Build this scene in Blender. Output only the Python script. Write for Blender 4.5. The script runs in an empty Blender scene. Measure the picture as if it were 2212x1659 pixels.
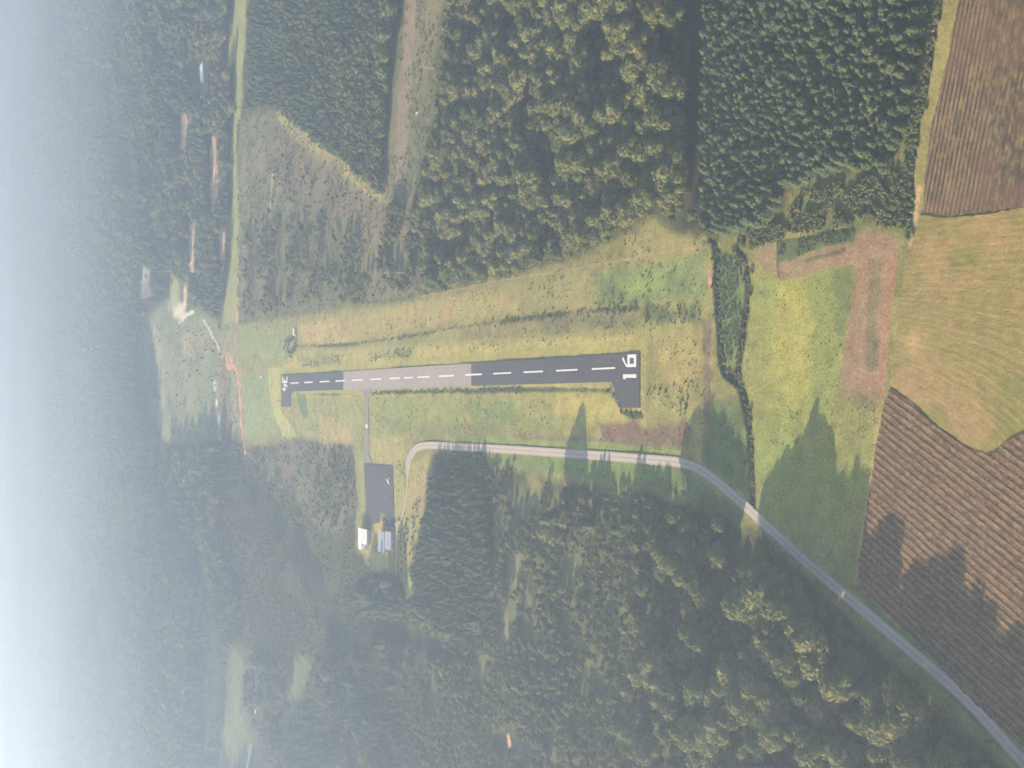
import bpy, bmesh, math, random
import numpy as np
from mathutils import Vector, Matrix

# ------------------------------------------------------------------ camera, sky, sun, exposure
SC = bpy.context.scene
COL = SC.collection
R = math.radians
CAM_H = 615.0
F_V = 2616.0                      # focal length in units of the layout drawing (2212 wide)
HOR = -434.0                      # where the horizon lies on that drawing
CX, CY = 1106.0, 829.5
PITCH = math.atan((CX - HOR) / F_V)
cth, sth = math.cos(PITCH), math.sin(PITCH)
cam_d = bpy.data.cameras.new('camera'); cam = bpy.data.objects.new('camera', cam_d); COL.objects.link(cam)
cam_d.sensor_fit = 'HORIZONTAL'; cam_d.sensor_width = 36.0; cam_d.lens = F_V / 2212.0 * 36.0
cam_d.clip_start = 1.0; cam_d.clip_end = 40000.0
rgt, fwd, upv = Vector((1, 0, 0)), Vector((0, cth, -sth)), Vector((0, sth, cth))
# the photographer held the camera on its side: picture left is up
m3 = Matrix(((-upv.x, rgt.x, -fwd.x), (-upv.y, rgt.y, -fwd.y), (-upv.z, rgt.z, -fwd.z)))
cam.matrix_world = Matrix.Translation((0, 0, CAM_H)) @ m3.to_4x4()
SC.camera = cam

SUN_EL, SUN_DX, SUN_DY = R(15.5), -1.0, 0.22
sun_az = math.atan2(SUN_DX, SUN_DY)           # from +Y, clockwise seen from above
sd = Vector((math.sin(sun_az) * math.cos(SUN_EL), math.cos(sun_az) * math.cos(SUN_EL), math.sin(SUN_EL)))
W = bpy.data.worlds.new('World'); SC.world = W; W.use_nodes = True
nt = W.node_tree; bg = nt.nodes['Background']
sky = nt.nodes.new('ShaderNodeTexSky'); sky.sky_type = 'NISHITA'; sky.sun_disc = False
sky.sun_elevation = SUN_EL; sky.sun_rotation = sun_az
nt.links.new(sky.outputs[0], bg.inputs[0]); bg.inputs[1].default_value = 0.055
sl = bpy.data.lights.new('sun', 'SUN'); sl.energy = 5.0; sl.angle = R(0.5); sl.color = (1.0, 0.84, 0.62)
so = bpy.data.objects.new('sun', sl); COL.objects.link(so)
so.rotation_euler = sd.to_track_quat('Z', 'Y').to_euler()
SC.view_settings.view_transform = 'Standard'; SC.view_settings.look = 'None'
SC.view_settings.exposure = 1.9; SC.view_settings.gamma = 1.0
SC.render.engine = 'CYCLES'
cy = SC.cycles
cy.use_denoising = True; cy.max_bounces = 6; cy.diffuse_bounces = 3; cy.glossy_bounces = 2
cy.transmission_bounces = 2; cy.volume_bounces = 3; cy.transparent_max_bounces = 4
HAZE = 1.95e-4
HAZE_G = 0.55

rng = np.random.default_rng(7)
random.seed(7)

# ------------------------------------------------------------------ layout helpers
def ray(vx, vy):
    vx = np.asarray(vx, float); vy = np.asarray(vy, float)
    a, b = vx - CX, CY - vy
    return b, F_V * cth - sth * a, -F_V * sth - cth * a

def vnoise(x, y, s=0):
    xi = np.floor(x).astype(np.int64); yi = np.floor(y).astype(np.int64)
    fx = x - xi; fy = y - yi
    fx = fx * fx * (3 - 2 * fx); fy = fy * fy * (3 - 2 * fy)
    def h(a, b):
        n = (a * 374761393 + b * 668265263 + s * 974711) & 0x7fffffff
        n = ((n ^ (n >> 13)) * 1274126177) & 0x7fffffff
        n = ((n ^ (n >> 16)) * 668265263) & 0x7fffffff
        return (n ^ (n >> 15)) % 65536 / 65535.0
    return (h(xi, yi) * (1 - fx) + h(xi + 1, yi) * fx) * (1 - fy) + (h(xi, yi + 1) * (1 - fx) + h(xi + 1, yi + 1) * fx) * fy

def fbm(x, y, s=0, o=4):
    t = 0; a = .5
    for i in range(o):
        t = t + a * vnoise(x * 2 ** i, y * 2 ** i, s + 31 * i); a *= .5
    return t / (1 - .5 ** o)

def sstep(a, b, x):
    t = np.clip((x - a) / (b - a), 0, 1); return t * t * (3 - 2 * t)

def hills(x, y):
    x = np.asarray(x, float); y = np.asarray(y, float)
    k = sstep(1900, 3300, y)
    return k * (95 * (fbm(x / 1100 + 3.1, y / 700 + 1.7, 5, 3) - .5) + 10)

def gp(vx, vy, z=0.0):
    """point of the ground seen at (vx, vy) of the layout drawing"""
    rx, ry, rz = ray(vx, vy)
    hz = z
    for _ in range(30):
        t = (CAM_H - hz) / np.maximum(-rz, 1e-3)
        hz = hz * .4 + .6 * (hills(rx * t, ry * t) + z)
    return np.stack([rx * t, ry * t], -1)

def proj(x, y, z):
    dz = z - CAM_H
    d = y * cth - dz * sth
    u = y * sth + dz * cth
    return CX - F_V * u / d, CY - F_V * x / d, d

def P2(pts): return gp(np.array([p[0] for p in pts], float), np.array([p[1] for p in pts], float))

def poly_sd(px, py, poly):
    """signed distance, negative inside"""
    d = np.full(px.shape, 1e18); ins = np.zeros(px.shape, bool)
    n = len(poly)
    for i in range(n):
        ax, ay = poly[i]; bx, by = poly[(i + 1) % n]
        ex, ey = bx - ax, by - ay
        t = np.clip(((px - ax) * ex + (py - ay) * ey) / (ex * ex + ey * ey + 1e-12), 0, 1)
        d = np.minimum(d, (px - ax - ex * t) ** 2 + (py - ay - ey * t) ** 2)
        c = ((ay > py) != (by > py))
        with np.errstate(divide='ignore', invalid='ignore'):
            xx = ex * (py - ay) / (ey if ey != 0 else 1e-12) + ax
        ins ^= c & (px < xx)
    d = np.sqrt(d); return np.where(ins, -d, d)

def line_d(px, py, line):
    d = np.full(px.shape, 1e18)
    for i in range(len(line) - 1):
        ax, ay = line[i]; bx, by = line[i + 1]; ex, ey = bx - ax, by - ay
        t = np.clip(((px - ax) * ex + (py - ay) * ey) / (ex * ex + ey * ey + 1e-12), 0, 1)
        d = np.minimum(d, (px - ax - ex * t) ** 2 + (py - ay - ey * t) ** 2)
    return np.sqrt(d)

def smooth(pts, n=6):
    """Catmull-Rom through a list of 2-D points"""
    p = [np.array(q, float) for q in pts]; p = [2 * p[0] - p[1]] + p + [2 * p[-1] - p[-2]]
    out = []
    for i in range(1, len(p) - 2):
        for k in range(n):
            t = k / n
            out.append(.5 * (2 * p[i] + (p[i + 1] - p[i - 1]) * t + (2 * p[i - 1] - 5 * p[i] + 4 * p[i + 1] - p[i + 2]) * t * t
                             + (3 * p[i] - p[i - 1] - 3 * p[i + 1] + p[i + 2]) * t ** 3))
    out.append(p[-2]); return np.array(out)

def lin(r, g, b):
    f = lambda c: c / 12.92 if c <= .04045 else ((c + .055) / 1.055) ** 2.4
    return np.array([f(r / 255), f(g / 255), f(b / 255)])

# ------------------------------------------------------------------ object helpers
def tag(o, label=None, cat=None, group=None, kind=None):
    if label: o['label'] = label
    if cat: o['category'] = cat
    if group: o['group'] = group
    if kind: o['kind'] = kind
    return o

def mesh_np(name, v, faces, mats=(), midx=None):
    me = bpy.data.meshes.new(name)
    v = np.asarray(v, np.float32)
    if isinstance(faces, np.ndarray):
        nf, k = faces.shape
        me.vertices.add(len(v)); me.vertices.foreach_set('co', v.ravel())
        me.loops.add(nf * k); me.loops.foreach_set('vertex_index', faces.astype(np.int32).ravel())
        me.polygons.add(nf)
        me.polygons.foreach_set('loop_start', (np.arange(nf) * k).astype(np.int32))
        me.update(calc_edges=True)
    else:
        me.from_pydata(v.tolist(), [], faces); me.update()
    for m in mats: me.materials.append(m)
    if midx is not None: me.polygons.foreach_set('material_index', np.asarray(midx, np.int32))
    return me

def add(name, me, parent=None, loc=None, rz=0):
    o = bpy.data.objects.new(name, me); COL.objects.link(o)
    if parent: o.parent = parent
    if loc is not None: o.location = loc
    if rz: o.rotation_euler = (0, 0, rz)
    return o

class MB:
    def __init__(s): s.v = []; s.f = []
    def quad(s, a, b, c, d):
        n = len(s.v); s.v += [tuple(a), tuple(b), tuple(c), tuple(d)]; s.f.append((n, n + 1, n + 2, n + 3))
    def poly(s, pts):
        n = len(s.v); s.v += [tuple(p) for p in pts]; s.f.append(tuple(range(n, n + len(pts))))
    def box(s, x0, x1, y0, y1, z0, z1):
        n = len(s.v)
        s.v += [(x0, y0, z0), (x1, y0, z0), (x1, y1, z0), (x0, y1, z0), (x0, y0, z1), (x1, y0, z1), (x1, y1, z1), (x0, y1, z1)]
        s.f += [tuple(n + i for i in q) for q in ((3, 2, 1, 0), (4, 5, 6, 7), (0, 1, 5, 4), (1, 2, 6, 5), (2, 3, 7, 6), (3, 0, 4, 7))]
    def prism(s, pts, z0, z1):
        """extruded outline, pts counter-clockwise"""
        n = len(s.v); k = len(pts)
        s.v += [(p[0], p[1], z0) for p in pts] + [(p[0], p[1], z1) for p in pts]
        s.f.append(tuple(n + k - 1 - i for i in range(k))); s.f.append(tuple(n + k + i for i in range(k)))
        for i in range(k): s.f.append((n + i, n + (i + 1) % k, n + k + (i + 1) % k, n + k + i))
    def tube(s, path, rad, k=7):
        n = len(s.v); path = [Vector(p) for p in path]
        for i, p in enumerate(path):
            d = (path[min(i + 1, len(path) - 1)] - path[max(i - 1, 0)]).normalized()
            a = d.orthogonal().normalized() if abs(d.z) < .9 else Vector((1, 0, 0)); a = (a - d * a.dot(d)).normalized(); b = d.cross(a)
            for j in range(k):
                t = 2 * math.pi * j / k; s.v.append(tuple(p + (a * math.cos(t) + b * math.sin(t)) * rad[i]))
        for i in range(len(path) - 1):
            for j in range(k):
                s.f.append((n + i * k + j, n + i * k + (j + 1) % k, n + (i + 1) * k + (j + 1) % k, n + (i + 1) * k + j))
        s.f.append(tuple(n + k - 1 - j for j in range(k))); s.f.append(tuple(n + (len(path) - 1) * k + j for j in range(k)))
    def mesh(s, name, *mats): return mesh_np(name, s.v, s.f, mats)
    def obj(s, name, mat, parent=None, loc=None, rz=0): return add(name, s.mesh(name, mat), parent, loc, rz)

# ------------------------------------------------------------------ materials
def newmat(name):
    m = bpy.data.materials.new(name); m.use_nodes = True
    n = m.node_tree; n.nodes.clear(); out = n.nodes.new('ShaderNodeOutputMaterial')
    return m, n, out

def node(n, t, **kw):
    x = n.nodes.new(t)
    for k, v in kw.items(): setattr(x, k, v)
    return x

def mathn(n, op, a, b=None, c=None, clamp=False):
    x = node(n, 'ShaderNodeMath', operation=op, use_clamp=clamp)
    for i, q in enumerate((a, b, c)):
        if q is None: continue
        if isinstance(q, (int, float)): x.inputs[i].default_value = q
        else: n.links.new(q, x.inputs[i])
    return x.outputs[0]

def mixc(n, fac, a, b, mode='MIX'):
    x = node(n, 'ShaderNodeMix', data_type='RGBA', blend_type=mode)
    for s, q in ((x.inputs[0], fac), (x.inputs[6], a), (x.inputs[7], b)):
        if isinstance(q, (int, float)): s.default_value = q
        elif isinstance(q, (tuple, list, np.ndarray)): s.default_value = (*[float(i) for i in q][:3], 1)
        else: n.links.new(q, s)
    return x.outputs[2]

def wnoise(n, scale, detail=3, rough=.55, stretch=None):
    g = node(n, 'ShaderNodeNewGeometry'); v = g.outputs['Position']
    if stretch:
        mp = node(n, 'ShaderNodeVectorMath', operation='MULTIPLY'); mp.inputs[1].default_value = stretch
        n.links.new(v, mp.inputs[0]); v = mp.outputs[0]
    t = node(n, 'ShaderNodeTexNoise'); t.inputs['Scale'].default_value = scale; t.inputs['Detail'].default_value = detail
    t.inputs['Roughness'].default_value = rough; n.links.new(v, t.inputs['Vector']); return t.outputs[0]

def ramp(n, x, a, b, c0=0., c1=1.):
    t = node(n, 'ShaderNodeMapRange'); n.links.new(x, t.inputs[0])
    for i, v in enumerate((a, b, c0, c1)): t.inputs[i + 1].default_value = v
    return t.outputs[0]

def surf(name, c, rough=.9, var=.15, scale=.4, spec=.2, c2=None, stretch=None, big=0.):
    """plain painted, mineral or metal surface with mottling"""
    m, n, out = newmat(name)
    b = node(n, 'ShaderNodeBsdfPrincipled'); b.inputs['Roughness'].default_value = rough
    b.inputs['Specular IOR Level'].default_value = spec
    c = np.array(c); k = ramp(n, wnoise(n, scale, 4, stretch=stretch), .3, .7)
    base = mixc(n, k, c * (1 - var), np.array(c2) if c2 is not None else np.minimum(c * (1 + var), 1))
    if big: base = mixc(n, ramp(n, wnoise(n, scale * .12, 3), .35, .65, 0, big), base, (.5, .5, .5), 'MULTIPLY')
    n.links.new(base, b.inputs['Base Color']); n.links.new(b.outputs[0], out.inputs[0]); return m

def leaf(name, c1, c2, c3, trans=.3, region=.32):
    m, n, out = newmat(name)
    oi = node(n, 'ShaderNodeObjectInfo'); ge = node(n, 'ShaderNodeNewGeometry')
    base = mixc(n, oi.outputs['Random'], c1, c2)
    # a tree in some dozen carries the third colour (yellowing or bare)
    odd = mathn(n, 'FRACT', mathn(n, 'MULTIPLY', oi.outputs['Random'], 17.31))
    base = mixc(n, ramp(n, odd, .92, .97, 0, .7), base, c3)
    base = mixc(n, ramp(n, wnoise(n, 1 / 150., 3), .5, .72, 0, region), base, c3)
    k = ramp(n, ge.outputs['Random Per Island'], 0, 1, .72, 1.28)
    mul = node(n, 'ShaderNodeVectorMath', operation='SCALE'); n.links.new(base, mul.inputs[0]); n.links.new(k, mul.inputs['Scale'])
    d = node(n, 'ShaderNodeBsdfDiffuse'); t = node(n, 'ShaderNodeBsdfTranslucent')
    n.links.new(mul.outputs[0], d.inputs[0]); n.links.new(mul.outputs[0], t.inputs[0])
    mx = node(n, 'ShaderNodeMixShader'); mx.inputs[0].default_value = trans
    n.links.new(d.outputs[0], mx.inputs[1]); n.links.new(t.outputs[0], mx.inputs[2]); n.links.new(mx.outputs[0], out.inputs[0])
    return m

def ground_mat(name, attr='albedo', grain=.35, sc=.55, stretch=None):
    m, n, out = newmat(name)
    a = node(n, 'ShaderNodeAttribute', attribute_name=attr)
    k1 = ramp(n, wnoise(n, sc, 4, .65, stretch), .3, .72, 1 - grain, 1 + grain)
    k2 = ramp(n, wnoise(n, sc / 7, 3, .6), .3, .7, 1 - grain * .5, 1 + grain * .5)
    mul = node(n, 'ShaderNodeVectorMath', operation='SCALE')
    n.links.new(a.outputs['Color'], mul.inputs[0]); n.links.new(mathn(n, 'MULTIPLY', k1, k2), mul.inputs['Scale'])
    d = node(n, 'ShaderNodeBsdfDiffuse'); n.links.new(mul.outputs[0], d.inputs[0])
    bp = node(n, 'ShaderNodeBump'); bp.inputs['Strength'].default_value = .5; bp.inputs['Distance'].default_value = .6
    n.links.new(wnoise(n, sc * 1.3, 4, .65), bp.inputs['Height']); n.links.new(bp.outputs[0], d.inputs['Normal'])
    n.links.new(d.outputs[0], out.inputs[0]); return m

M = {}
M['ground'] = ground_mat('meadow_ground')
M['soil'] = ground_mat('field_soil', grain=.3, sc=.9)
M['broad'] = leaf('broad_leaves', (.092, .112, .040), (.160, .160, .062), (.185, .145, .075), .18)
M['pine'] = leaf('pine_needles', (.068, .104, .054), (.112, .136, .066), (.120, .115, .055), .15, .35)
M['shrub'] = leaf('shrub_leaves', (.110, .135, .060), (.180, .175, .085), (.230, .185, .110), .2)
M['weed'] = leaf('tall_weeds', (.200, .205, .085), (.330, .280, .125), (.150, .165, .065), .25, .3)
M['bark'] = surf('bark', (.11, .085, .065), .95, .3, 1.2)
M['dead'] = surf('bleached_wood', (.45, .42, .38), .9, .2, 1.0)
M['tar_new'] = surf('dark_asphalt', lin(82, 79, 84), .88, .16, .22, big=.22)
M['tar_old'] = surf('worn_pink_asphalt', lin(162, 148, 140), .9, .10, .16, big=.16)
M['paint'] = surf('white_paint', (.72, .71, .67), .7, .16, .6)
M['road'] = surf('pale_road_asphalt', lin(176, 162, 150), .9, .10, .3, big=.14)
M['road_wear'] = surf('worn_wheel_path', lin(192, 176, 164), .9, .07, .3)
M['taxi'] = surf('grey_taxiway', lin(138, 124, 122), .9, .10, .3)
M['gravel'] = surf('gravel_path', lin(176, 158, 128), .95, .15, .5)
M['orange'] = surf('orange_clay', lin(196, 140, 100), .95, .15, .3)
M['water'] = surf('creek_water', (.012, .016, .014), .25, .2, .3, .5)
M['white_roof'] = surf('white_roof_sheet', (.80, .78, .74), .5, .05, .5, .4)
M['grey_roof'] = surf('grey_roof_sheet', lin(165, 163, 172), .5, .05, .5, .4)
M['wall'] = surf('cream_wall', (.52, .48, .40), .8, .1, .6)
M['steel'] = surf('grey_steel', (.35, .36, .38), .5, .1, 1.0)
M['darkgap'] = surf('dark_door', (.05, .05, .055), .7, .2, 1.0)
M['glass'] = surf('window_glass', (.03, .04, .05), .12, .1, 1.0, .5)
M['plane'] = surf('white_aircraft_paint', (.80, .80, .80), .35, .03, 1.0, .5)
M['redp'] = surf('red_paint', (.42, .10, .07), .5, .1, 1.0)
M['rubber'] = surf('rubber', (.02, .02, .02), .8, .1, 2.0)
M['sock'] = surf('windsock_cloth', (.75, .70, .62), .8, .1, 1.0)
M['stone'] = surf('pale_stone', (.55, .52, .45), .9, .2, 1.0)

# ------------------------------------------------------------------ the layout, read off the photograph
CLEAR = {   # ground that lies open to the sky
 'airfield': [(515, 700), (560, 690), (640, 680), (700, 668), (760, 655), (850, 650), (910, 640), (1000, 620), (1100, 597), (1200, 570), (1258, 556),
   (1300, 530), (1350, 505), (1385, 478), (1410, 465), (1440, 480), (1480, 503), (1530, 506), (1570, 512), (1600, 500), (1650, 490), (1690, 474), (1700, 420), (1770, 385), (1850, 375),
   (1935, 375), (1957, 285), (1985, 165), (2000, 60), (2006, -60), (2420, -60), (2420, 1900), (2330, 1800), (2230, 1720), (2130, 1625), (2050, 1545), (1960, 1465), (1880, 1385), (1800, 1308), (1720, 1228),
   (1668, 1178), (1640, 1150), (1604, 1148), (1585, 1120), (1520, 1100), (1464, 1094), (1428, 1072), (1342, 1063), (1263, 1048), (1219, 1050), (1190, 1040), (1163, 1022), (1163, 1060), (1150, 1090), (1141, 1082),
   (1140, 1020), (1100, 1012), (1057, 1016), (1052, 988), (1040, 978), (937, 974), (920, 1020), (917, 1086), (908, 1115), (902, 1150), (888, 1206), (878, 1240), (895, 1285), (878, 1293), (866, 1250),
   (845, 1240), (800, 1236), (788, 1205), (768, 1192), (766, 1130), (772, 1080), (768, 1000), (762, 968), (690, 955), (640, 948), (575, 965), (528, 968), (520, 850), (500, 760)],
 'strip_scrub': [(510, 260), (560, 235), (600, 240), (640, 275), (690, 320), (745, 355), (800, 408), (832, 425), (838, 300), (848, 200), (862, 90), (875, -60), (968, -60), (945, 80), (938, 180), (935, 250), (915, 320), (900, 400),
   (880, 470), (900, 560), (905, 640), (850, 650), (700, 668), (560, 690), (512, 700)],
 'road_strip': [(508, -60), (531, -60), (530, 60), (528, 180), (520, 240), (513, 300), (509, 350), (515, 400), (515, 700), (478, 705), (482, 680), (490, 620), (500, 560), (503, 480), (500, 400), (497, 330), (507, 230), (506, 130), (488, 152), (492, 100), (500, 80)],
 'far_field': [(322, 690), (338, 780), (347, 860), (341, 930), (355, 955), (392, 965), (440, 960), (478, 950), (503, 945), (528, 968), (520, 850), (505, 700), (478, 705), (450, 680), (415, 662), (402, 690), (388, 655), (392, 620), (372, 590), (366, 640), (352, 660), (335, 665)],
 'regrowth': [(528, 968), (575, 965), (690, 955), (762, 968), (768, 1030), (764, 1100), (735, 1150), (705, 1165), (672, 1120), (615, 1060), (565, 1012)],
 'clearing_a': [(492, 1389), (522, 1430), (520, 1523), (553, 1589), (575, 1690), (470, 1690), (480, 1573), (494, 1473)],
 'clearing_b': [(636, 1420), (668, 1433), (652, 1506), (627, 1573), (612, 1606), (603, 1556), (628, 1500)],
 'orange_a': [(455, 292), (466, 298), (470, 400), (462, 462), (455, 455), (455, 350)],
 'orange_b': [(408, 478), (418, 485), (417, 590), (408, 590)],
 'orange_c': [(473, 505), (486, 500), (482, 585), (475, 588)],
 'orange_d': [(395, 610), (402, 610), (403, 668), (394, 660)],
 'orange_e': [(390, 248), (415, 250), (398, 320), (387, 325)],
 'yard_house': [(430, 130), (450, 130), (448, 205), (432, 205)],
 'far_yard': [(306, 575), (322, 580), (326, 640), (306, 645)],
 'glade_a': [(1064, 1100), (1079, 1095), (1076, 1190), (1066, 1192)], 'glade_b': [(1084, 1303), (1101, 1308), (1099, 1385), (1087, 1390)], 'glade_c': [(1098, 1205), (1122, 1200), (1113, 1268), (1101, 1278)],
 'glade_e': [(1140, 1245), (1152, 1240), (1148, 1310), (1138, 1306)],
 'pond_hole': [(1062, 1585), (1100, 1572), (1118, 1600), (1115, 1635), (1080, 1640), (1060, 1615)],
}
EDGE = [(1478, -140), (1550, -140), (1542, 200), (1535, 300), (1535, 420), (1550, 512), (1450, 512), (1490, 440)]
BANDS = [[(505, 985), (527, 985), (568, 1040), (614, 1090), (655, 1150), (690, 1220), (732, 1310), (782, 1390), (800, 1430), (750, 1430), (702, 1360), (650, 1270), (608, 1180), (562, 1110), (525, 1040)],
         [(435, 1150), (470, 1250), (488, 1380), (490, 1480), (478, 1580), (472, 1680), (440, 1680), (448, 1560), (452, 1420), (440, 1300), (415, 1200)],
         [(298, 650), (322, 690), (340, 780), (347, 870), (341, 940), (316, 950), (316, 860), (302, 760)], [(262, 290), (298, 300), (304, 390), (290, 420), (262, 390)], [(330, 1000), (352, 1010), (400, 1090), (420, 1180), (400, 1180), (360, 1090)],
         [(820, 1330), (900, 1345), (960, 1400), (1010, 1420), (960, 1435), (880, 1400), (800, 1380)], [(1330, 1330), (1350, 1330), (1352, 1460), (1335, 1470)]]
RUN_A = np.array(gp(1382, 801)) ; RUN_B = np.array(gp(607, 825.5))
def run_c(y): return 14.6 - .0158 * (y - 831.0)
RUN_Y0, RUN_Y1, RUN_HW = 831.0, 1718.0, 12.0
ROAD = smooth(P2([(2330, 1765), (2212, 1648), (2090, 1515), (1960, 1400), (1840, 1298), (1740, 1213), (1660, 1140), (1608, 1092), (1560, 1050), (1520, 1019), (1485, 1003), (1440, 996), (1330, 987), (1200, 978), (1080, 970), (1000, 966), (950, 962.5), (918, 962.5), (899, 968), (886, 985), (880, 1005)]), 6)
DRIVE = smooth(P2([(881, 1004), (880, 1030), (879, 1058), (874, 1090), (867, 1115), (858, 1132), (850, 1133)]), 5)
LANE = smooth(P2([(858, 1132), (856, 1160), (856, 1200), (855, 1245)]), 4)
CREEK = smooth(P2([(1532, 502), (1544, 530), (1547, 580), (1545, 620), (1550, 670), (1555, 740), (1561, 795), (1582, 818), (1600, 840), (1612, 890), (1620, 960), (1622, 1020), (1623, 1085)]), 5)
CREEK2 = smooth(P2([(1588, 535), (1603, 556), (1613, 580), (1612, 640), (1606, 710), (1598, 765), (1592, 805), (1583, 818)]), 5)
DITCH_E = smooth(P2([(2022, -40), (2010, 100), (1990, 210), (1968, 330), (1964, 430), (1962, 505)]), 4)
DIRT = smooth(P2([(490, 765), (494, 790), (504, 790), (513, 808), (518, 850), (521, 900), (526, 950), (530, 985)]), 5)
DIRT2 = smooth(P2([(514, 660), (511, 690), (508, 740), (498, 780)]), 4)
PALE1 = smooth(P2([(437, 688), (458, 725), (474, 757), (481, 772)]), 4)
PALE2 = smooth(P2([(462, 820), (466, 860), (471, 895), (475, 950)]), 4)
PALE3 = smooth(P2([(389, 697), (396, 687), (405, 679), (415, 674)]), 4)
PALE4 = smooth(P2([(589, 368), (585, 420), (582, 470), (580, 515)]), 4)
PALE5 = smooth(P2([(398, 978), (410, 971), (422, 966)]), 3)
PALE6 = smooth(P2([(552, 1440), (553, 1480), (550, 1535)]), 3)
PALE7 = smooth(P2([(541, 1613), (536, 1640), (530, 1670)]), 3)
FOOT = smooth(P2([(905, 641), (980, 627), (1090, 604), (1180, 590), (1260, 577), (1340, 562), (1420, 548), (1490, 538), (1530, 533)]), 4)
DR_UP = smooth(P2([(640, 748), (740, 744), (830, 733), (920, 719), (1005, 704), (1090, 692), (1160, 683), (1260, 672), (1380, 664)]), 4)
DR_LO = smooth(P2([(802, 852), (830, 848), (905, 846), (1010, 844), (1100, 841), (1200, 840.5), (1290, 842), (1318, 846), (1332, 868), (1344, 889), (1358, 896), (1384, 896)]), 4)
DR_LO2 = smooth(P2([(655, 852), (720, 851), (765, 853), (784, 856)]), 4)
FIELD_A = P2([(1921, 836), (1975, 873), (2021, 920), (2085, 963), (2135, 983), (2185, 945), (2240, 915), (2420, 830), (2420, 1850), (2330, 1735), (2212, 1616), (2168, 1579), (2075, 1489), (1975, 1383), (1908, 1319), (1862, 1272), (1851, 1255), (1857, 1199), (1871, 1106), (1889, 990), (1905, 890)])
FIELD_B = P2([(1988, 463), (2048, 469), (2130, 462), (2212, 448), (2420, 425), (2420, 830), (2240, 915), (2185, 943), (2135, 981), (2085, 961), (2021, 918), (1975, 871), (1923, 832), (1933, 750), (1944, 650), (1954, 570), (1968, 530)])
FIELD_C = P2([(2074, -80), (2071, 0), (2038, 167), (2008, 283), (1991, 461), (2048, 467), (2130, 460), (2212, 446), (2420, 425), (2420, -80)])

# ------------------------------------------------------------------ the ground: one sheet to the horizon
def axis(a, b, step): return np.arange(a, b, step)
def grow(a, b, s0, f):
    o = [a]; s = s0
    while o[-1] < b: o.append(o[-1] + s); s *= f
    return np.array(o)
xr = grow(520, 7800, 4, 1.09)
xs = np.concatenate([-xr[::-1], axis(-518.4, 519, 1.6), xr])
ys = np.concatenate([-grow(-435, 500, 6, 1.12)[::-1], axis(436.5, 1150, 1.5), axis(1150, 1900, 3), grow(1900, 13500, 7, 1.028)])
ys = np.unique(ys)
GX, GY = np.meshgrid(xs, ys); nx, ny = len(xs), len(ys)
px, py = GX.ravel(), GY.ravel()
N_SMALL = fbm(px / 9, py / 9, 2, 3) - .5
N_MID = fbm(px / 42, py / 42, 3, 3) - .5
N_BIG = fbm(px / 190, py / 190, 4, 3) - .5
gz = hills(px, py) - .45 + .8 * N_MID * np.clip(1 - np.abs(px) / 4000, 0, 1) + .35 * N_SMALL
gz = np.where(py < 1900, np.minimum(gz, -.12), gz)
alb = np.empty((len(px), 3))
C_WOOD, C_GRASS, C_DRY = lin(84, 84, 52), lin(128, 128, 68), lin(168, 148, 88)
alb[:] = C_WOOD

def bb(pts, pad):
    i = (px > pts[:, 0].min() - pad) & (px < pts[:, 0].max() + pad) & (py > pts[:, 1].min() - pad) & (py < pts[:, 1].max() + pad)
    return np.nonzero(i)[0]

def mixin(i, k, c): alb[i] = alb[i] * (1 - k[:, None]) + np.asarray(c)[None, :] * k[:, None]

def paint(polyV, c, soft=3, wob=6, amt=1., world=False, patch=0., c2=None):
    w = np.array(polyV) if world else P2(polyV)
    i = bb(w, soft + wob + 4)
    if not len(i): return
    d = poly_sd(px[i], py[i], w) + wob * (N_SMALL[i] * 1.2 + N_MID[i] * .8)
    k = (1 - sstep(-soft, soft, d)) * amt
    if patch: k = k * (1 - patch * sstep(.42, .62, .5 + N_MID[i] * .7 + N_SMALL[i] * .6))
    if c2 is None: mixin(i, k, c)
    else:
        q = sstep(.38, .62, .5 + N_MID[i] + .5 * N_SMALL[i])[:, None]
        alb[i] = alb[i] * (1 - k[:, None]) + (np.asarray(c) * (1 - q) + np.asarray(c2) * q) * k[:, None]

def stroke(line, w, c, soft=1.5, wob=1.5, amt=1., lift=0., patch=0.):
    i = bb(line, w + soft + wob + 3)
    d = line_d(px[i], py[i], line) - w / 2 + wob * (N_SMALL[i] + N_MID[i])
    k = (1 - sstep(-soft, soft, d)) * amt
    if patch: k = k * (1 - patch * sstep(.4, .6, .5 + N_MID[i] * .9 + N_SMALL[i] * .4))
    mixin(i, k, c); gz[i] += lift * k

# broad zones
paint([(890, 1300), (1000, 1380), (1080, 1300), (1100, 1060), (1400, 1080), (1420, 1300), (1400, 1680), (700, 1680), (760, 1430)], lin(116, 118, 76), 12, 40, .85, c2=lin(104, 106, 66))
paint(EDGE, lin(58, 60, 44), 4, 8)  # shade painted into the gap floor between tall wood and plantation
for q_ in BANDS: paint(q_, lin(50, 56, 46), 8, 24, c2=lin(66, 70, 52))  # band floors darkened in colour to deepen the shadow strips through the woods
for nm in ('airfield',): paint(CLEAR[nm], lin(136, 130, 70), 6, 12, c2=lin(148, 138, 78))
paint(CLEAR['strip_scrub'], lin(112, 112, 72), 8, 14, c2=lin(124, 114, 82))
paint(CLEAR['road_strip'], lin(160, 152, 88), 8, 10, c2=lin(140, 144, 82))
paint(CLEAR['far_field'], lin(124, 128, 86), 10, 25, c2=lin(142, 134, 96))
paint(CLEAR['regrowth'], lin(122, 108, 90), 10, 25, c2=lin(112, 112, 78))
for k in ('clearing_a', 'clearing_b'): paint(CLEAR[k], lin(120, 120, 80), 12, 40, .85, patch=.6)
for k in 'abcde': paint(CLEAR['orange_' + k], lin(226, 178, 138), 5, 16, 1., patch=.45)
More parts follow.
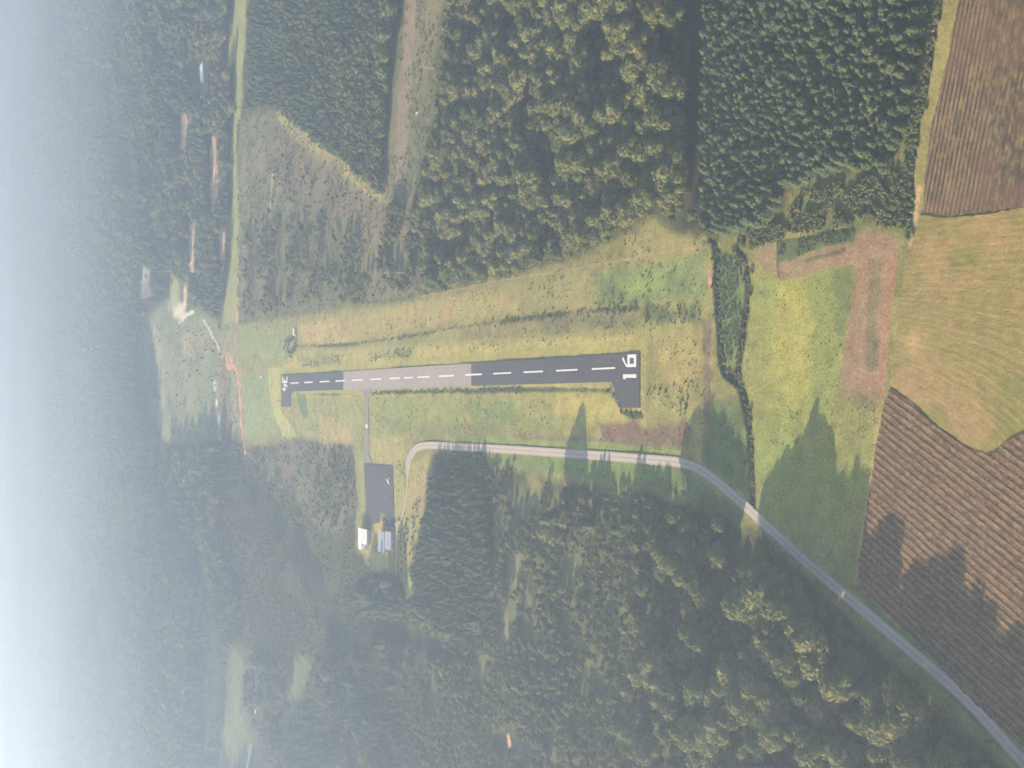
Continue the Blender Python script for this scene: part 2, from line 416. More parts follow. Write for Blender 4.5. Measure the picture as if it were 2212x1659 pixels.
paint(CLEAR['yard_house'], lin(120, 120, 90), 6, 10); paint(CLEAR['far_yard'], lin(205, 180, 140), 8, 20)
for k in 'abce': paint(CLEAR['glade_' + k], lin(134, 128, 82), 5, 16, .9)
paint(CLEAR['pond_hole'], lin(58, 60, 48), 6, 10); paint([(1094, 1586), (1100, 1584), (1104, 1612), (1098, 1616)], lin(215, 165, 110), 2, 3)
# scrub strip: old wheel lines and bare patches
paint([(880, -20), (905, -20), (890, 130), (880, 330), (862, 430), (850, 400), (860, 200)], lin(150, 128, 104), 5, 10, .8)
paint([(925, -20), (960, -20), (938, 100), (915, 180), (905, 150)], lin(136, 120, 86), 5, 10, .7)
paint([(590, 225), (612, 235), (690, 310), (760, 360), (830, 420), (838, 445), (800, 430), (720, 370), (640, 305), (600, 262)], lin(165, 152, 88), 5, 10, .9)
paint([(600, 290), (690, 330), (780, 420), (740, 470), (640, 420), (600, 380)], lin(126, 110, 88), 12, 25, .7)
paint([(520, 560), (600, 540), (600, 640), (520, 680)], lin(124, 110, 92), 10, 22, .65)
paint([(780, 440), (840, 430), (850, 500), (790, 520)], lin(128, 108, 88), 10, 22, .6)
paint([(530, 500), (720, 470), (760, 600), (640, 660), (530, 660)], lin(104, 102, 70), 14, 30, .5)
# upper airfield
paint([(643, 700), (700, 690), (800, 672), (905, 655), (1010, 638), (1120, 618), (1200, 610), (1262, 598), (1274, 655), (1190, 662), (1090, 676), (1000, 690), (900, 708), (800, 728), (735, 742), (660, 746)], lin(172, 150, 90), 6, 12, .9, c2=lin(160, 146, 86))
paint([(640, 702), (730, 690), (740, 738), (655, 744)], lin(184, 156, 98), 5, 10, .7)
paint([(920, 685), (985, 672), (985, 690), (925, 702)], lin(186, 152, 94), 6, 12, .5)
paint([(1190, 655), (1250, 648), (1275, 660), (1270, 676), (1195, 680)], lin(184, 150, 94), 6, 12, .5)
paint([(1095, 600), (1262, 575), (1280, 660), (1150, 672), (1095, 650)], lin(140, 136, 80), 6, 14, .7)
paint([(1285, 592), (1430, 560), (1525, 545), (1532, 630), (1500, 655), (1450, 645), (1400, 655), (1290, 655)], lin(112, 124, 76), 4, 8, .9, c2=lin(128, 138, 80))
paint([(1330, 600), (1420, 585), (1440, 620), (1360, 640)], lin(140, 158, 76), 8, 10, .6)
paint([(1390, 660), (1500, 655), (1510, 690), (1420, 705), (1380, 690)], lin(88, 100, 66), 5, 12, .8)
paint([(1010, 706), (1150, 686), (1380, 668), (1385, 700), (1250, 722), (1100, 728), (1000, 735)], lin(140, 126, 82), 5, 14, .6)
paint([(1150, 690), (1300, 680), (1390, 690), (1330, 712), (1200, 715)], lin(104, 104, 72), 6, 14, .55)
paint([(1430, 735), (1515, 715), (1512, 800), (1490, 850), (1440, 830), (1420, 770)], lin(176, 152, 88), 6, 14, .55)
paint([(515, 710), (600, 705), (635, 720), (640, 790), (560, 770), (518, 770)], lin(138, 146, 88), 6, 14, .8)
paint([(520, 820), (575, 800), (590, 860), (600, 930), (530, 950)], lin(138, 148, 92), 6, 14, .8)
paint([(608, 790), (640, 760), (800, 752), (1000, 742), (1200, 730), (1380, 722), (1395, 760), (1015, 778), (740, 799), (605, 806)], lin(178, 162, 88), 5, 8, .8)
paint([(578, 795), (606, 792), (604, 880), (640, 940), (612, 945), (592, 900), (580, 850)], lin(176, 170, 88), 4, 8, .85)
paint([(790, 760), (890, 750), (890, 772), (800, 780)], lin(122, 128, 78), 5, 10, .7)
paint([(640, 770), (720, 760), (735, 785), (650, 795)], lin(124, 124, 86), 5, 10, .6)
# mown shoulder round the runway
sh = [(run_c(y) + s * (RUN_HW + 11), y) for y, s in ((RUN_Y0 - 9, 1), (RUN_Y1 + 8, 1), (RUN_Y1 + 8, -1), (RUN_Y0 - 9, -1))]
paint(sh, lin(160, 150, 80), 1.5, 2, .85, True)
paint([(-28, 822), (10, 822), (10, 880), (-6, 880), (-30, 862)], lin(156, 146, 82), 1.5, 2, .85, True)
# lower airfield
paint([(800, 860), (1000, 850), (1300, 850), (1350, 900), (1290, 912), (1120, 930), (950, 940), (830, 945), (800, 950)], lin(160, 152, 80), 5, 14, .8, c2=lin(138, 144, 74))
paint([(1010, 880), (1110, 870), (1120, 920), (1030, 930)], lin(112, 132, 70), 6, 16, .7)
paint([(1200, 850), (1330, 856), (1400, 900), (1390, 925), (1270, 905), (1200, 890)], lin(180, 160, 80), 5, 12, .8)
paint([(640, 870), (780, 862), (782, 950), (700, 955), (640, 930)], lin(158, 154, 86), 6, 14, .7, c2=lin(142, 148, 84))
paint([(690, 900), (760, 920), (760, 965), (690, 955)], lin(186, 156, 104), 6, 14, .6)
paint([(640, 850), (660, 850), (665, 895), (655, 905), (645, 880)], lin(96, 112, 74), 3, 4, .8)
paint([(640, 808), (666, 806), (664, 845), (645, 846)], lin(100, 110, 80), 3, 4, .5)
paint([(820, 900), (1000, 915), (1180, 912), (1230, 930), (1010, 946), (850, 945)], lin(126, 122, 72), 6, 12, .65)
paint([(800, 940), (870, 940), (880, 990), (850, 1000), (800, 1000)], lin(170, 156, 88), 5, 10, .7)
paint([(960, 945), (1200, 950), (1470, 968), (1470, 984), (1300, 975), (1100, 964), (960, 958)], lin(132, 146, 76), 2.5, 3, .85)
paint([(1040, 975), (1300, 990), (1470, 1005), (1480, 1060), (1300, 1040), (1140, 1020), (1050, 1000)], lin(112, 130, 66), 3, 5, .8)
paint([(1291, 918), (1345, 912), (1400, 926), (1440, 915), (1480, 904), (1492, 935), (1478, 960), (1420, 958), (1300, 950)], lin(122, 96, 82), 3, 8, .9)
paint([(1312, 922), (1335, 920), (1335, 938), (1315, 938)], lin(150, 104, 78), 3, 4, .8)
paint([(1110, 938), (1300, 945), (1470, 962), (1470, 969), (1300, 956), (1110, 948)], lin(122, 104, 82), 2, 3, .8)
paint([(1396, 860), (1470, 850), (1500, 900), (1440, 905), (1395, 920)], lin(150, 144, 76), 6, 12, .6)
paint([(1517, 690), (1534, 690), (1534, 860), (1530, 1000), (1515, 1000), (1520, 850)], lin(120, 98, 82), 2, 4, .8)
paint([(1525, 575), (1537, 575), (1538, 625), (1527, 625)], lin(165, 130, 100), 1.5, 2, .9)
paint([(1530, 604), (1537, 604), (1537, 618), (1531, 618)], lin(235, 165, 110), .8, .6)
paint([(1545, 540), (1600, 560), (1608, 640), (1596, 720), (1580, 800), (1560, 760), (1552, 640)], lin(96, 118, 68), 2, 4, .85)
paint([(1460, 1010), (1540, 1060), (1620, 1130), (1600, 1146), (1520, 1090), (1450, 1060)], lin(96, 116, 66), 4, 6, .8)
paint([(1540, 860), (1600, 870), (1614, 960), (1616, 1080), (1560, 1030), (1520, 1000), (1530, 900)], lin(88, 108, 62), 4, 6, .8)
# meadow and earthworks
paint([(1622, 600), (1672, 592), (1690, 600), (1800, 578), (1838, 580), (1825, 700), (1810, 830), (1880, 862), (1872, 1000), (1850, 1110), (1836, 1180), (1760, 1160), (1640, 1120), (1626, 1000), (1615, 850), (1618, 720)], lin(150, 146, 72), 3, 8, .9, c2=lin(134, 140, 68))
paint([(1668, 600), (1740, 590), (1760, 700), (1750, 830), (1700, 900), (1665, 800)], lin(172, 162, 72), 8, 16, .7)
paint([(1800, 578), (1840, 575), (1838, 640), (1822, 720), (1800, 720)], lin(108, 118, 68), 3, 8, .8)
paint([(1800, 880), (1870, 870), (1860, 1000), (1830, 1100), (1800, 1000)], lin(134, 132, 70), 5, 12, .6)
EARTH = [(1842, 525), (1872, 488), (1932, 513), (1940, 535), (1937, 573), (1922, 683), (1910, 850), (1902, 868), (1862, 850), (1814, 830), (1822, 745), (1835, 683), (1845, 623), (1847, 573)]
BANK = [(1645, 523), (1672, 523), (1676, 571), (1708, 565), (1725, 557), (1758, 545), (1783, 535), (1808, 530), (1845, 520), (1848, 572), (1791, 577), (1733, 595), (1703, 604), (1683, 604), (1664, 590), (1640, 575)]
for e_ in (EARTH, BANK): paint(e_, lin(160, 126, 94), .8, 1.4, .98, c2=lin(150, 124, 90))
paint([(1918, 560), (1936, 560), (1920, 700), (1905, 850), (1895, 850), (1906, 700)], lin(170, 122, 90), 1.2, 2, .75)
paint([(1880, 560), (1905, 565), (1890, 720), (1880, 800), (1868, 800), (1872, 700)], lin(126, 112, 74), 2, 5, .75)
paint([(1886, 740), (1897, 738), (1893, 790), (1880, 800)], lin(96, 100, 70), 2, 4, .7)
paint([(1810, 838), (1832, 838), (1880, 866), (1900, 880), (1885, 885), (1830, 870), (1810, 850)], lin(128, 112, 80), 2, 4, .8)
paint([(1677, 518), (1720, 512), (1790, 498), (1842, 494), (1842, 519), (1783, 533), (1725, 555), (1678, 570)], lin(84, 100, 66), 1.5, 3, .9)
paint([(1690, 500), (1730, 420), (1850, 378), (1940, 372), (1957, 400), (1950, 500), (1870, 488), (1800, 492), (1740, 500)], lin(104, 108, 64), 4, 8, .9, c2=lin(114, 110, 70))

paint([(1592, 545), (1625, 560), (1635, 575), (1615, 575)], lin(150, 122, 108), 2, 4, .8)
# grass edge by the rowed field, headlands
paint([(2000, -60), (2040, -60), (2006, 170), (1978, 300), (1970, 400), (1965, 510), (1945, 510), (1948, 380), (1960, 290), (1985, 160)], lin(116, 130, 66), 2, 4, .9)
paint([(2040, -60), (2076, -60), (2040, 170), (2010, 283), (1992, 465), (1975, 530), (1963, 530), (1972, 400), (1985, 300), (2008, 170)], lin(152, 140, 80), 1.5, 3, .95)
paint([(1980, 400), (1990, 400), (1976, 500), (1966, 540), (1960, 535), (1970, 480)], lin(200, 160, 112), 1, 1, .8)
paint([(1924, 830), (1936, 840), (1904, 890), (1892, 1000), (1880, 1100), (1868, 1200), (1855, 1262), (1845, 1262), (1853, 1190), (1868, 1090), (1882, 980), (1892, 880)], lin(164, 148, 88), 1.5, 2, .9)
paint([(1851, 1262), (1908, 1325), (1975, 1388), (2075, 1495), (2168, 1585), (2340, 1745), (2345, 1765), (2160, 1610), (2060, 1512), (1960, 1405), (1890, 1330), (1840, 1275)], lin(104, 116, 62), 2, 3, .9)
# hangar yard
paint([(848, 1005), (873, 1030), (874, 1085), (862, 1118), (850, 1120), (847, 1010)], lin(160, 156, 84), 2, 3, .9)
paint([(880, 1010), (930, 980), (918, 1040), (912, 1110), (895, 1180), (876, 1235), (860, 1235), (866, 1150), (876, 1090)], lin(172, 150, 88), 3, 6, .85, c2=lin(160, 152, 80))
paint([(800, 1192), (836, 1192), (838, 1230), (800, 1238)], lin(190, 172, 92), 2, 4, .95)
paint([(809, 1125), (829, 1127), (829, 1150), (812, 1150), (806, 1180), (808, 1190), (799, 1190), (808, 1150)], lin(190, 160, 88), 1.5, 2, .95)
paint([(768, 970), (786, 975), (786, 1100), (778, 1110), (768, 1050)], lin(150, 150, 86), 3, 5, .8)
paint([(880, 1230), (898, 1285), (878, 1295), (866, 1245)], lin(160, 160, 80), 3, 5, .8)
# drains, ditches and tracks
stroke(DR_UP, 3.0, lin(78, 84, 52), 1.2, 2.5, .85, -.5, .6)
stroke(DR_LO, 3.2, lin(70, 78, 50), 1.2, 2.5, .9, -.6, .35)
stroke(DR_LO2, 2.6, lin(84, 90, 58), 1.2, 2.0, .8, -.4, .5)
stroke(CREEK, 9, lin(78, 90, 54), 2, 3, .8)
stroke(CREEK, 5.0, lin(34, 34, 28), 1.2, 1.6, 1, -2.3)
stroke(CREEK2, 8, lin(62, 76, 48), 2, 3, .9)
stroke(CREEK2, 4.0, lin(44, 54, 38), 1.5, 2, 1, -1.2)
stroke(DITCH_E, 4.5, lin(60, 74, 44), 1.5, 2, .95, -1.2)
stroke(P2([(1822, 540), (1800, 548), (1760, 556), (1740, 562)]), 3, lin(56, 72, 46), 1, 1, .6)
stroke(P2([(1682, 598), (1678, 560), (1680, 515)]), 2.5, lin(60, 62, 46), 1, 1, .8)
stroke(P2([(1700, 519), (1740, 515), (1790, 500), (1845, 497)]), 2.2, lin(52, 60, 40), 1, 1, .8)
stroke(FOOT, 1.8, lin(170, 142, 110), .8, .6, .9)
for l, w, c in ((DIRT, 9, (240, 180, 140)), (DIRT2, 5, (205, 160, 120)), (PALE1, 6, (205, 190, 165)), (PALE2, 5, (215, 205, 185)), (PALE3, 7, (222, 210, 180)),
                (PALE4, 5, (190, 172, 140)), (PALE5, 6, (205, 196, 170)), (PALE6, 8, (225, 215, 200)), (PALE7, 8, (225, 215, 200))):
    stroke(l, w, lin(*c), 1.5, 1.0)
paint([(488, 768), (500, 770), (504, 792), (492, 800), (487, 790)], lin(240, 180, 140), 3, 6)
paint([(372, 655), (398, 650), (402, 690), (388, 692), (374, 680)], lin(222, 206, 178), 8, 15, .9)
paint([(396, 620), (404, 620), (404, 660), (396, 660)], lin(235, 195, 155), 5, 8)
paint([(370, 590), (386, 600), (384, 660), (364, 670)], lin(165, 168, 108), 10, 20, .8)
for q in ([(330, 700), (345, 720), (358, 860), (350, 900)],): paint(q, lin(168, 160, 118), 8, 15, .7)
paint([(392, 720), (415, 725), (415, 765), (395, 770)], lin(178, 160, 116), 10, 20, .7)
paint([(470, 760), (490, 780), (500, 950), (478, 950)], lin(126, 104, 92), 8, 14, .7)
paint([(492, 690), (512, 700), (512, 780), (498, 770)], lin(150, 132, 104), 8, 12, .7)

alb *= (1 + .20 * N_SMALL + .22 * N_MID + .12 * N_BIG)[:, None]
lum = alb @ np.array([.3, .6, .1]); alb = lum[:, None] + (alb - lum[:, None]) * .94
alb = np.clip(alb, .01, .8)
i0 = (np.arange(ny - 1)[:, None] * nx + np.arange(nx - 1)[None, :]).ravel()
gf = np.stack([i0, i0 + 1, i0 + nx + 1, i0 + nx], -1)
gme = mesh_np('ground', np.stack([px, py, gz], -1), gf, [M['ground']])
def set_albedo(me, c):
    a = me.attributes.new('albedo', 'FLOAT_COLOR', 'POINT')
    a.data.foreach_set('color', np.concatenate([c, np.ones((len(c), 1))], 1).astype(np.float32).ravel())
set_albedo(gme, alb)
ground = tag(add('ground', gme), kind='structure')
def gheight(x, y):
    ix = np.clip(np.searchsorted(xs, x) - 1, 0, nx - 2); iy = np.clip(np.searchsorted(ys, y) - 1, 0, ny - 2)
    tx = (x - xs[ix]) / (xs[ix + 1] - xs[ix]); ty = (y - ys[iy]) / (ys[iy + 1] - ys[iy])
    Z = gz.reshape(ny, nx)
    return (Z[iy, ix] * (1 - tx) + Z[iy, ix + 1] * tx) * (1 - ty) + (Z[iy + 1, ix] * (1 - tx) + Z[iy + 1, ix + 1] * tx) * ty

# ------------------------------------------------------------------ rowed fields
def field(name, poly, direc, du, dv, hfun, cfun):
    d = np.array(direc, float); d /= np.hypot(*d); n = np.array([-d[1], d[0]])
    u = poly @ d; v = poly @ n
    U, V = np.meshgrid(np.arange(u.min(), u.max(), du), np.arange(v.min(), v.max(), dv))
    x = U * d[0] + V * n[0]; y = U * d[1] + V * n[1]
    k, m = U.shape
    z = hfun(U, V, x, y); c = cfun(U, V, x, y)
    xm = (x[:-1, :-1] + x[1:, 1:]) / 2; ym = (y[:-1, :-1] + y[1:, 1:]) / 2
    s = poly_sd(xm.ravel(), ym.ravel(), poly) + 2.2 * (fbm(xm.ravel() / 5, ym.ravel() / 5, 9, 2) - .5)
    i0 = (np.arange(k - 1)[:, None] * m + np.arange(m - 1)[None, :]).ravel()[s < -.3]
    f = np.stack([i0, i0 + 1, i0 + m + 1, i0 + m], -1)
    used = np.zeros(k * m, int); used[f.ravel()] = 1; new = np.cumsum(used) - 1; sel = used > 0
    me = mesh_np(name, np.stack([x.ravel(), y.ravel(), z.ravel()], -1)[sel], new[f], [M['soil']])
    set_albedo(me, np.clip(c.reshape(-1, 3)[sel], .01, .8))
    return tag(add(name, me), kind='structure')

def lerp3(a, b, t): return np.asarray(a) * (1 - t[..., None]) + np.asarray(b) * t[..., None]
SP_A = 4.7
def wA(V, x, y): return V + .35 * (fbm(x / 20, y / 20, 21, 2) - .5)
def hA(U, V, x, y):
    r = np.cos(2 * np.pi * wA(V, x, y) / SP_A)
    return .10 + np.maximum(0, r) * (.15 + .34 * (fbm(x / 2.2, y / 2.2, 22, 3) - .4)) + .35 * (fbm(x / 1.3, y / 1.3, 23, 2) - .3)
def cA(U, V, x, y):
    w = wA(V, x, y); r = .5 + .5 * np.cos(2 * np.pi * w / SP_A)
    n = fbm(x / 3, y / 3, 24, 3); big = fbm(x / 45, y / 60, 25, 3)
    c = lerp3(lin(98, 76, 58), lin(134, 106, 80), sstep(.32, .68, .45 * n + .55 * fbm(x / 1.3, y / 1.3, 28, 2)))
    c = lerp3(c, lin(150, 124, 90), sstep(.7, 1., r) * sstep(.35, .65, fbm(x / 5, y / 5, 26, 2)) * .55)
    c = lerp3(c, lin(52, 44, 38), sstep(.66, .95, .5 - .5 * np.cos(2 * np.pi * (w / SP_A + .22))) * sstep(.25, .5, n) * .6)
    return lerp3(c, lin(138, 124, 78), sstep(.55, .7, fbm(x / 18, y / 25, 27, 3)) * sstep(.6, 1., r) * .5)
field('ploughed_field', FIELD_A, (-.5, -.87), .9, .55, hA, cA)

def hB(U, V, x, y): return .10 + .18 * (fbm(x / 2.2, y / 2.2, 31, 3) - .4)
def cB(U, V, x, y):
    a = np.clip((75 - x) / 105, 0, 1.25) * R(33)
    w = x - np.tan(a) * (y - 505) + 2.2 * (fbm(x / 22, y / 22, 32, 3) - .5)
    st = .5 + .5 * np.cos(2 * np.pi * w / 4.2)
    n = fbm(x / 34, y / 34, 33, 4); f = fbm(w / 1.1, y / 14, 34, 3)
    c = lerp3(lin(144, 128, 76), lin(162, 134, 88), sstep(.38, .66, n))
    c = lerp3(c, lin(126, 124, 64), sstep(.48, .7, fbm(x / 26, y / 26, 35, 3)) * .8)
    c = lerp3(c, lin(186, 158, 98), sstep(.4, 1, st) * f * .5)
    c = lerp3(c, lin(104, 92, 54), sstep(.5, .72, fbm(w / .9, y / 9, 36, 3)) * .3)
    p = gp(1977, 740); k = np.exp(-((x - p[0]) ** 2 + (y - p[1]) ** 2) / 60.)
    return lerp3(c, lin(205, 170, 118), k * .6)
field('mown_field', FIELD_B, (0, -1), .9, .7, hB, cB)

SP_C = 3.3
def hC(U, V, x, y):
    w = V + .5 * (fbm(x / 14, y / 14, 41, 2) - .5); r = np.cos(2 * np.pi * w / SP_C)
    return .10 + np.maximum(0, r) * .5 * (.5 + fbm(x / 3, y / 3, 42, 2)) + .2 * (fbm(x / 1.8, y / 1.8, 43, 2) - .3)
def cC(U, V, x, y):
    w = V + .5 * (fbm(x / 14, y / 14, 41, 2) - .5); r = .5 + .5 * np.cos(2 * np.pi * w / SP_C)
    n = fbm(x / 5, y / 5, 44, 3); big = fbm(x / 40, y / 22, 45, 3); far = sstep(490, 476, y)
    c = lerp3(lin(116, 98, 74), lin(138, 116, 86), sstep(.3, .7, n))
    c = lerp3(c, lin(58, 48, 40), sstep(.45, .8, 1 - r) * (.9 - .55 * far))
    c = lerp3(c, lin(150, 128, 80), sstep(.5, .8, fbm(x / 2.5, y / 2, 48, 3)) * sstep(.40, .6, big) * .6)
    c = lerp3(c, lin(70, 60, 50), far * sstep(.42, .6, fbm(x / 4, y / 2.2, 46, 3)) * .7)
    return lerp3(c, lin(134, 100, 80), sstep(.5, .7, fbm(x / 22, y / 30, 47, 3)) * .35)
field('stubble_field', FIELD_C, (-.97, .235), 1.6, .55, hC, cC)

# ------------------------------------------------------------------ runway, taxiway, apron, roads
def flat(name, pts, mat, z, parent=None, lab=None):
    b = MB(); b.prism([tuple(p) for p in pts], z - .6, z); o = b.obj(name, mat, parent); return o
def ccw(p):
    p = [tuple(map(float, q)) for q in p]
    a = sum(p[i][0] * p[(i + 1) % len(p)][1] - p[(i + 1) % len(p)][0] * p[i][1] for i in range(len(p)))
    return p if a > 0 else p[::-1]
ZR = .06
def rx(y, s): return run_c(y) + s * RUN_HW
yb, yc = 1130.0, 1480.5
o = flat('runway', ccw([(rx(831, 1), 831), (rx(yb, 1), yb), (rx(yb, -1), yb), (rx(872, -1), 872), (-20.7, 858.5), (-20.2, 831)]), M['tar_new'], ZR); tag(o, kind='structure')
o = flat('runway', ccw([(rx(yb, 1), yb), (rx(yc, 1), yc), (rx(yc, -1), yc), (rx(yb, -1), yb)]), M['tar_old'], ZR - .01); tag(o, kind='structure')
o = flat('runway', ccw([(rx(yc, 1), yc), (rx(1718, 1), 1718), (-33.5, 1719), (-32.8, 1680), (-14, 1677), (rx(1666, -1), 1666), (rx(yc, -1), yc)]), M['tar_new'], ZR); tag(o, kind='structure')
ZP = ZR + .03
def bar(b, x0, x1, y0, y1, z=ZP): b.quad((x0, y0, z), (x1, y0, z), (x1, y1, z), (x0, y1, z))
dashes = [(1107.1, 1143.2), (1046.1, 1082.9), (985.9, 1022.1), (926.3, 962.6), (866.7, 902.9), (1645.6, 1678.9), (1590.1, 1622.7), (1529.1, 1564.1), (1474.8, 1507.1),
          (1416.6, 1451.), (1359.6, 1394.), (1307.8, 1335.8), (1271.3, 1295.4), (1228.9, 1259.5), (1169.3, 1205.4)]
for y0, y1 in dashes:
    b = MB(); w = .75 if y0 < 1100 else .9
    b.quad((run_c(y0) - w, y0, ZP), (run_c(y0) + w, y0, ZP), (run_c(y1) + w, y1, ZP), (run_c(y1) - w, y1, ZP))
    tag(b.obj('runway_dash', M['paint']), kind='structure')
def glyph(name, polys, place):
    b = MB()
    for q in polys:
        b.poly([(*place(u, v), ZP) for u, v in q])
    tag(b.obj(name, M['paint']), kind='structure')
# the 16 at the near end: u runs right, v runs away from the camera (v = 0 at the foot)
T = 2.1
pl6 = lambda u, v: (14.5 + u, 836.0 + v)
glyph('runway_number', [[(0, 0), (10.8, 0), (10.8, 3.2), (0, 3.2)], [(0, 3.2), (3.0, 3.2), (2.6, 9.2), (0, 13.6)], [(7.8, 3.2), (10.8, 3.2), (10.8, 9.2), (7.8, 9.2)],
                       [(2.6, 9.2), (10.8, 9.2), (10.6, 12.6), (.6, 12.6)], [(0, 13.6), (.6, 12.6), (2.8, 12.6), (1.9, 16.0)], [(1.9, 16.0), (2.4, 14.4), (8.6, 18.4), (8.0, 20.4), (7.0, 20.2)]], pl6)
pl1 = lambda u, v: (5.2 + u, 835.8 + v)
glyph('runway_number', [[(0, 0), (3.2, 0), (3.2, 19.2), (.2, 19.2)], [(0, 15.2), (.2, 19.2), (-.6, 19.2), (-1.2, 17.6), (-.9, 15.6)]], pl1)
# the 34 at the far end, upside down from here: u runs left, v runs towards the camera
pl3 = lambda u, v: (10.9 - u, 1713.0 - v)
glyph('runway_number', [[(0, 0), (9.4, 0), (9.4, 4.2), (0, 4.2)][::-1], [(6.4, 4.2), (9.4, 4.2), (9.4, 17.6), (6.4, 17.6)][::-1], [(0, 17.6), (9.4, 17.6), (9.4, 21.6), (0, 21.6)][::-1],
                       [(3.6, 9.0), (6.4, 6.8), (6.4, 12.0), (3.6, 11.8)][::-1]], pl3)
pl4 = lambda u, v: (1.0 - u, 1713.0 - v)
glyph('runway_number', [[(7.2, 0), (9.8, 0), (9.8, 14.5), (7.2, 14.5)][::-1], [(0, 6.0), (7.2, 6.0), (7.2, 9.6), (0, 9.6)][::-1], [(9.8, 6.0), (12.0, 6.0), (12.0, 9.6), (9.8, 9.6)][::-1],
                       [(0, 9.6), (2.6, 9.6), (6.4, 20.6), (3.6, 22.0)][::-1]], pl4)
# taxiway with flared mouth and apron
o = flat('taxiway', ccw([(-99.0, 1410.4), (-15, 1410.6), (-10.5, 1418), (rx(1425, -1) - .02, 1425), (rx(1382, -1) - .02, 1382), (-10, 1391), (-15, 1399.2), (-88, 1398.6), (-93, 1394), (-98.8, 1388)]), M['taxi'], .03); tag(o, kind='structure')
b = MB(); bar(b, -55.5, -50.5, 1402.5, 1408, .06); tag(b.obj('taxiway_marking', M['paint']), kind='structure')
APR = [(-100.6, 1414.0), (-98.9, 1328.0), (-172.0, 1322.0), (-172.3, 1350), (-158, 1351), (-158.4, 1366), (-171, 1367), (-176.5, 1404.0)]
tag(flat('apron', ccw(APR), M['tar_new'], .05), kind='structure')
def ribbon(name, line, w, mat, z, dz=.5):
    line = np.array(line); n = len(line); d = np.gradient(line, axis=0); d /= np.hypot(d[:, 0], d[:, 1])[:, None]
    q = np.stack([-d[:, 1], d[:, 0]], -1); b = MB()
    w = np.broadcast_to(np.asarray(w, float), (n,))[:, None]
    zz = (hills(line[:, 0], line[:, 1]) + z)
    Lp, Rp = line + q * w / 2, line - q * w / 2
    for i in range(n): b.v += [(*Lp[i], zz[i]), (*Rp[i], zz[i]), (*Lp[i], zz[i] - dz), (*Rp[i], zz[i] - dz)]
    for i in range(n - 1):
        a, c = 4 * i, 4 * i + 4
        b.f += [(a, a + 1, c + 1, c), (a + 2, a, c, c + 2), (a + 1, a + 3, c + 3, c + 1)]
    return tag(b.obj(name, mat), kind='structure')
nr = len(ROAD)
wr = np.full(nr, 8.2); wr[-12:] = np.linspace(8.2, 12.5, 12); wr[-1] = 9
ribbon('road', ROAD, wr, M['road'], .05)
wd = np.full(len(DRIVE), 4.2); wd[:7] = np.linspace(13, 4.2, 7)
for off in (-1.9, 1.9):
    l_ = ROAD[:-9]; d_ = np.gradient(l_, axis=0); d_ /= np.hypot(d_[:, 0], d_[:, 1])[:, None]
    ribbon('road_wear', l_ + np.stack([-d_[:, 1], d_[:, 0]], -1) * off, 1.3, M['road_wear'], .058, .02)
ribbon('driveway', DRIVE, wd, M['gravel'], .035)
ribbon('gravel_track', LANE, 4.0, M['gravel'], .02)
ribbon('creek', CREEK[2:], 2.4, M['water'], -2.0, .2)
ribbon('dirt_road', DIRT, np.linspace(9, 6, len(DIRT)), M['orange'], .05)

# ------------------------------------------------------------------ trees
def cards(c, nrm, size, r, aspect=1.):
    """one small irregular leaf clump (a bent four-sided face) per centre"""
    n = len(c); nrm = nrm / np.linalg.norm(nrm, axis=1)[:, None]
    t = r.normal(size=(n, 3)); t -= nrm * (t * nrm).sum(1)[:, None]; t /= np.linalg.norm(t, axis=1)[:, None]
    s = np.cross(nrm, t); sz = (size * r.uniform(.6, 1.35, n))[:, None]
    v = np.empty((n, 4, 3))
    for k, (a, b) in enumerate(((-1, -.6), (.7, -1), (1, .7), (-.6, 1))):
        v[:, k] = c + sz * .5 * ((a * r.uniform(.6, 1.2, n))[:, None] * t * aspect + (b * r.uniform(.6, 1.2, n))[:, None] * s) + nrm * (sz * r.uniform(-.25, .1, n)[:, None])
    return v.reshape(-1, 3), np.arange(n * 4).reshape(n, 4)

def ico():
    bm = bmesh.new(); bmesh.ops.create_icosphere(bm, subdivisions=2, radius=1)
    v = np.array([p.co[:] for p in bm.verts]); f = [[q.index for q in p.verts] for p in bm.faces]; bm.free(); return v, np.array(f)
ICO_V, ICO_F = ico()

class Acc:
    def __init__(s): s.v = []; s.f = []; s.n = 0; s.m = []
    def add(s, v, f, mi=0):
        s.f += [tuple(int(i) + s.n for i in q) for q in f]; s.v.append(v); s.n += len(v); s.m += [mi] * len(f)
    def mesh(s, name, mats): return mesh_np(name, np.concatenate(s.v), s.f, mats, s.m)

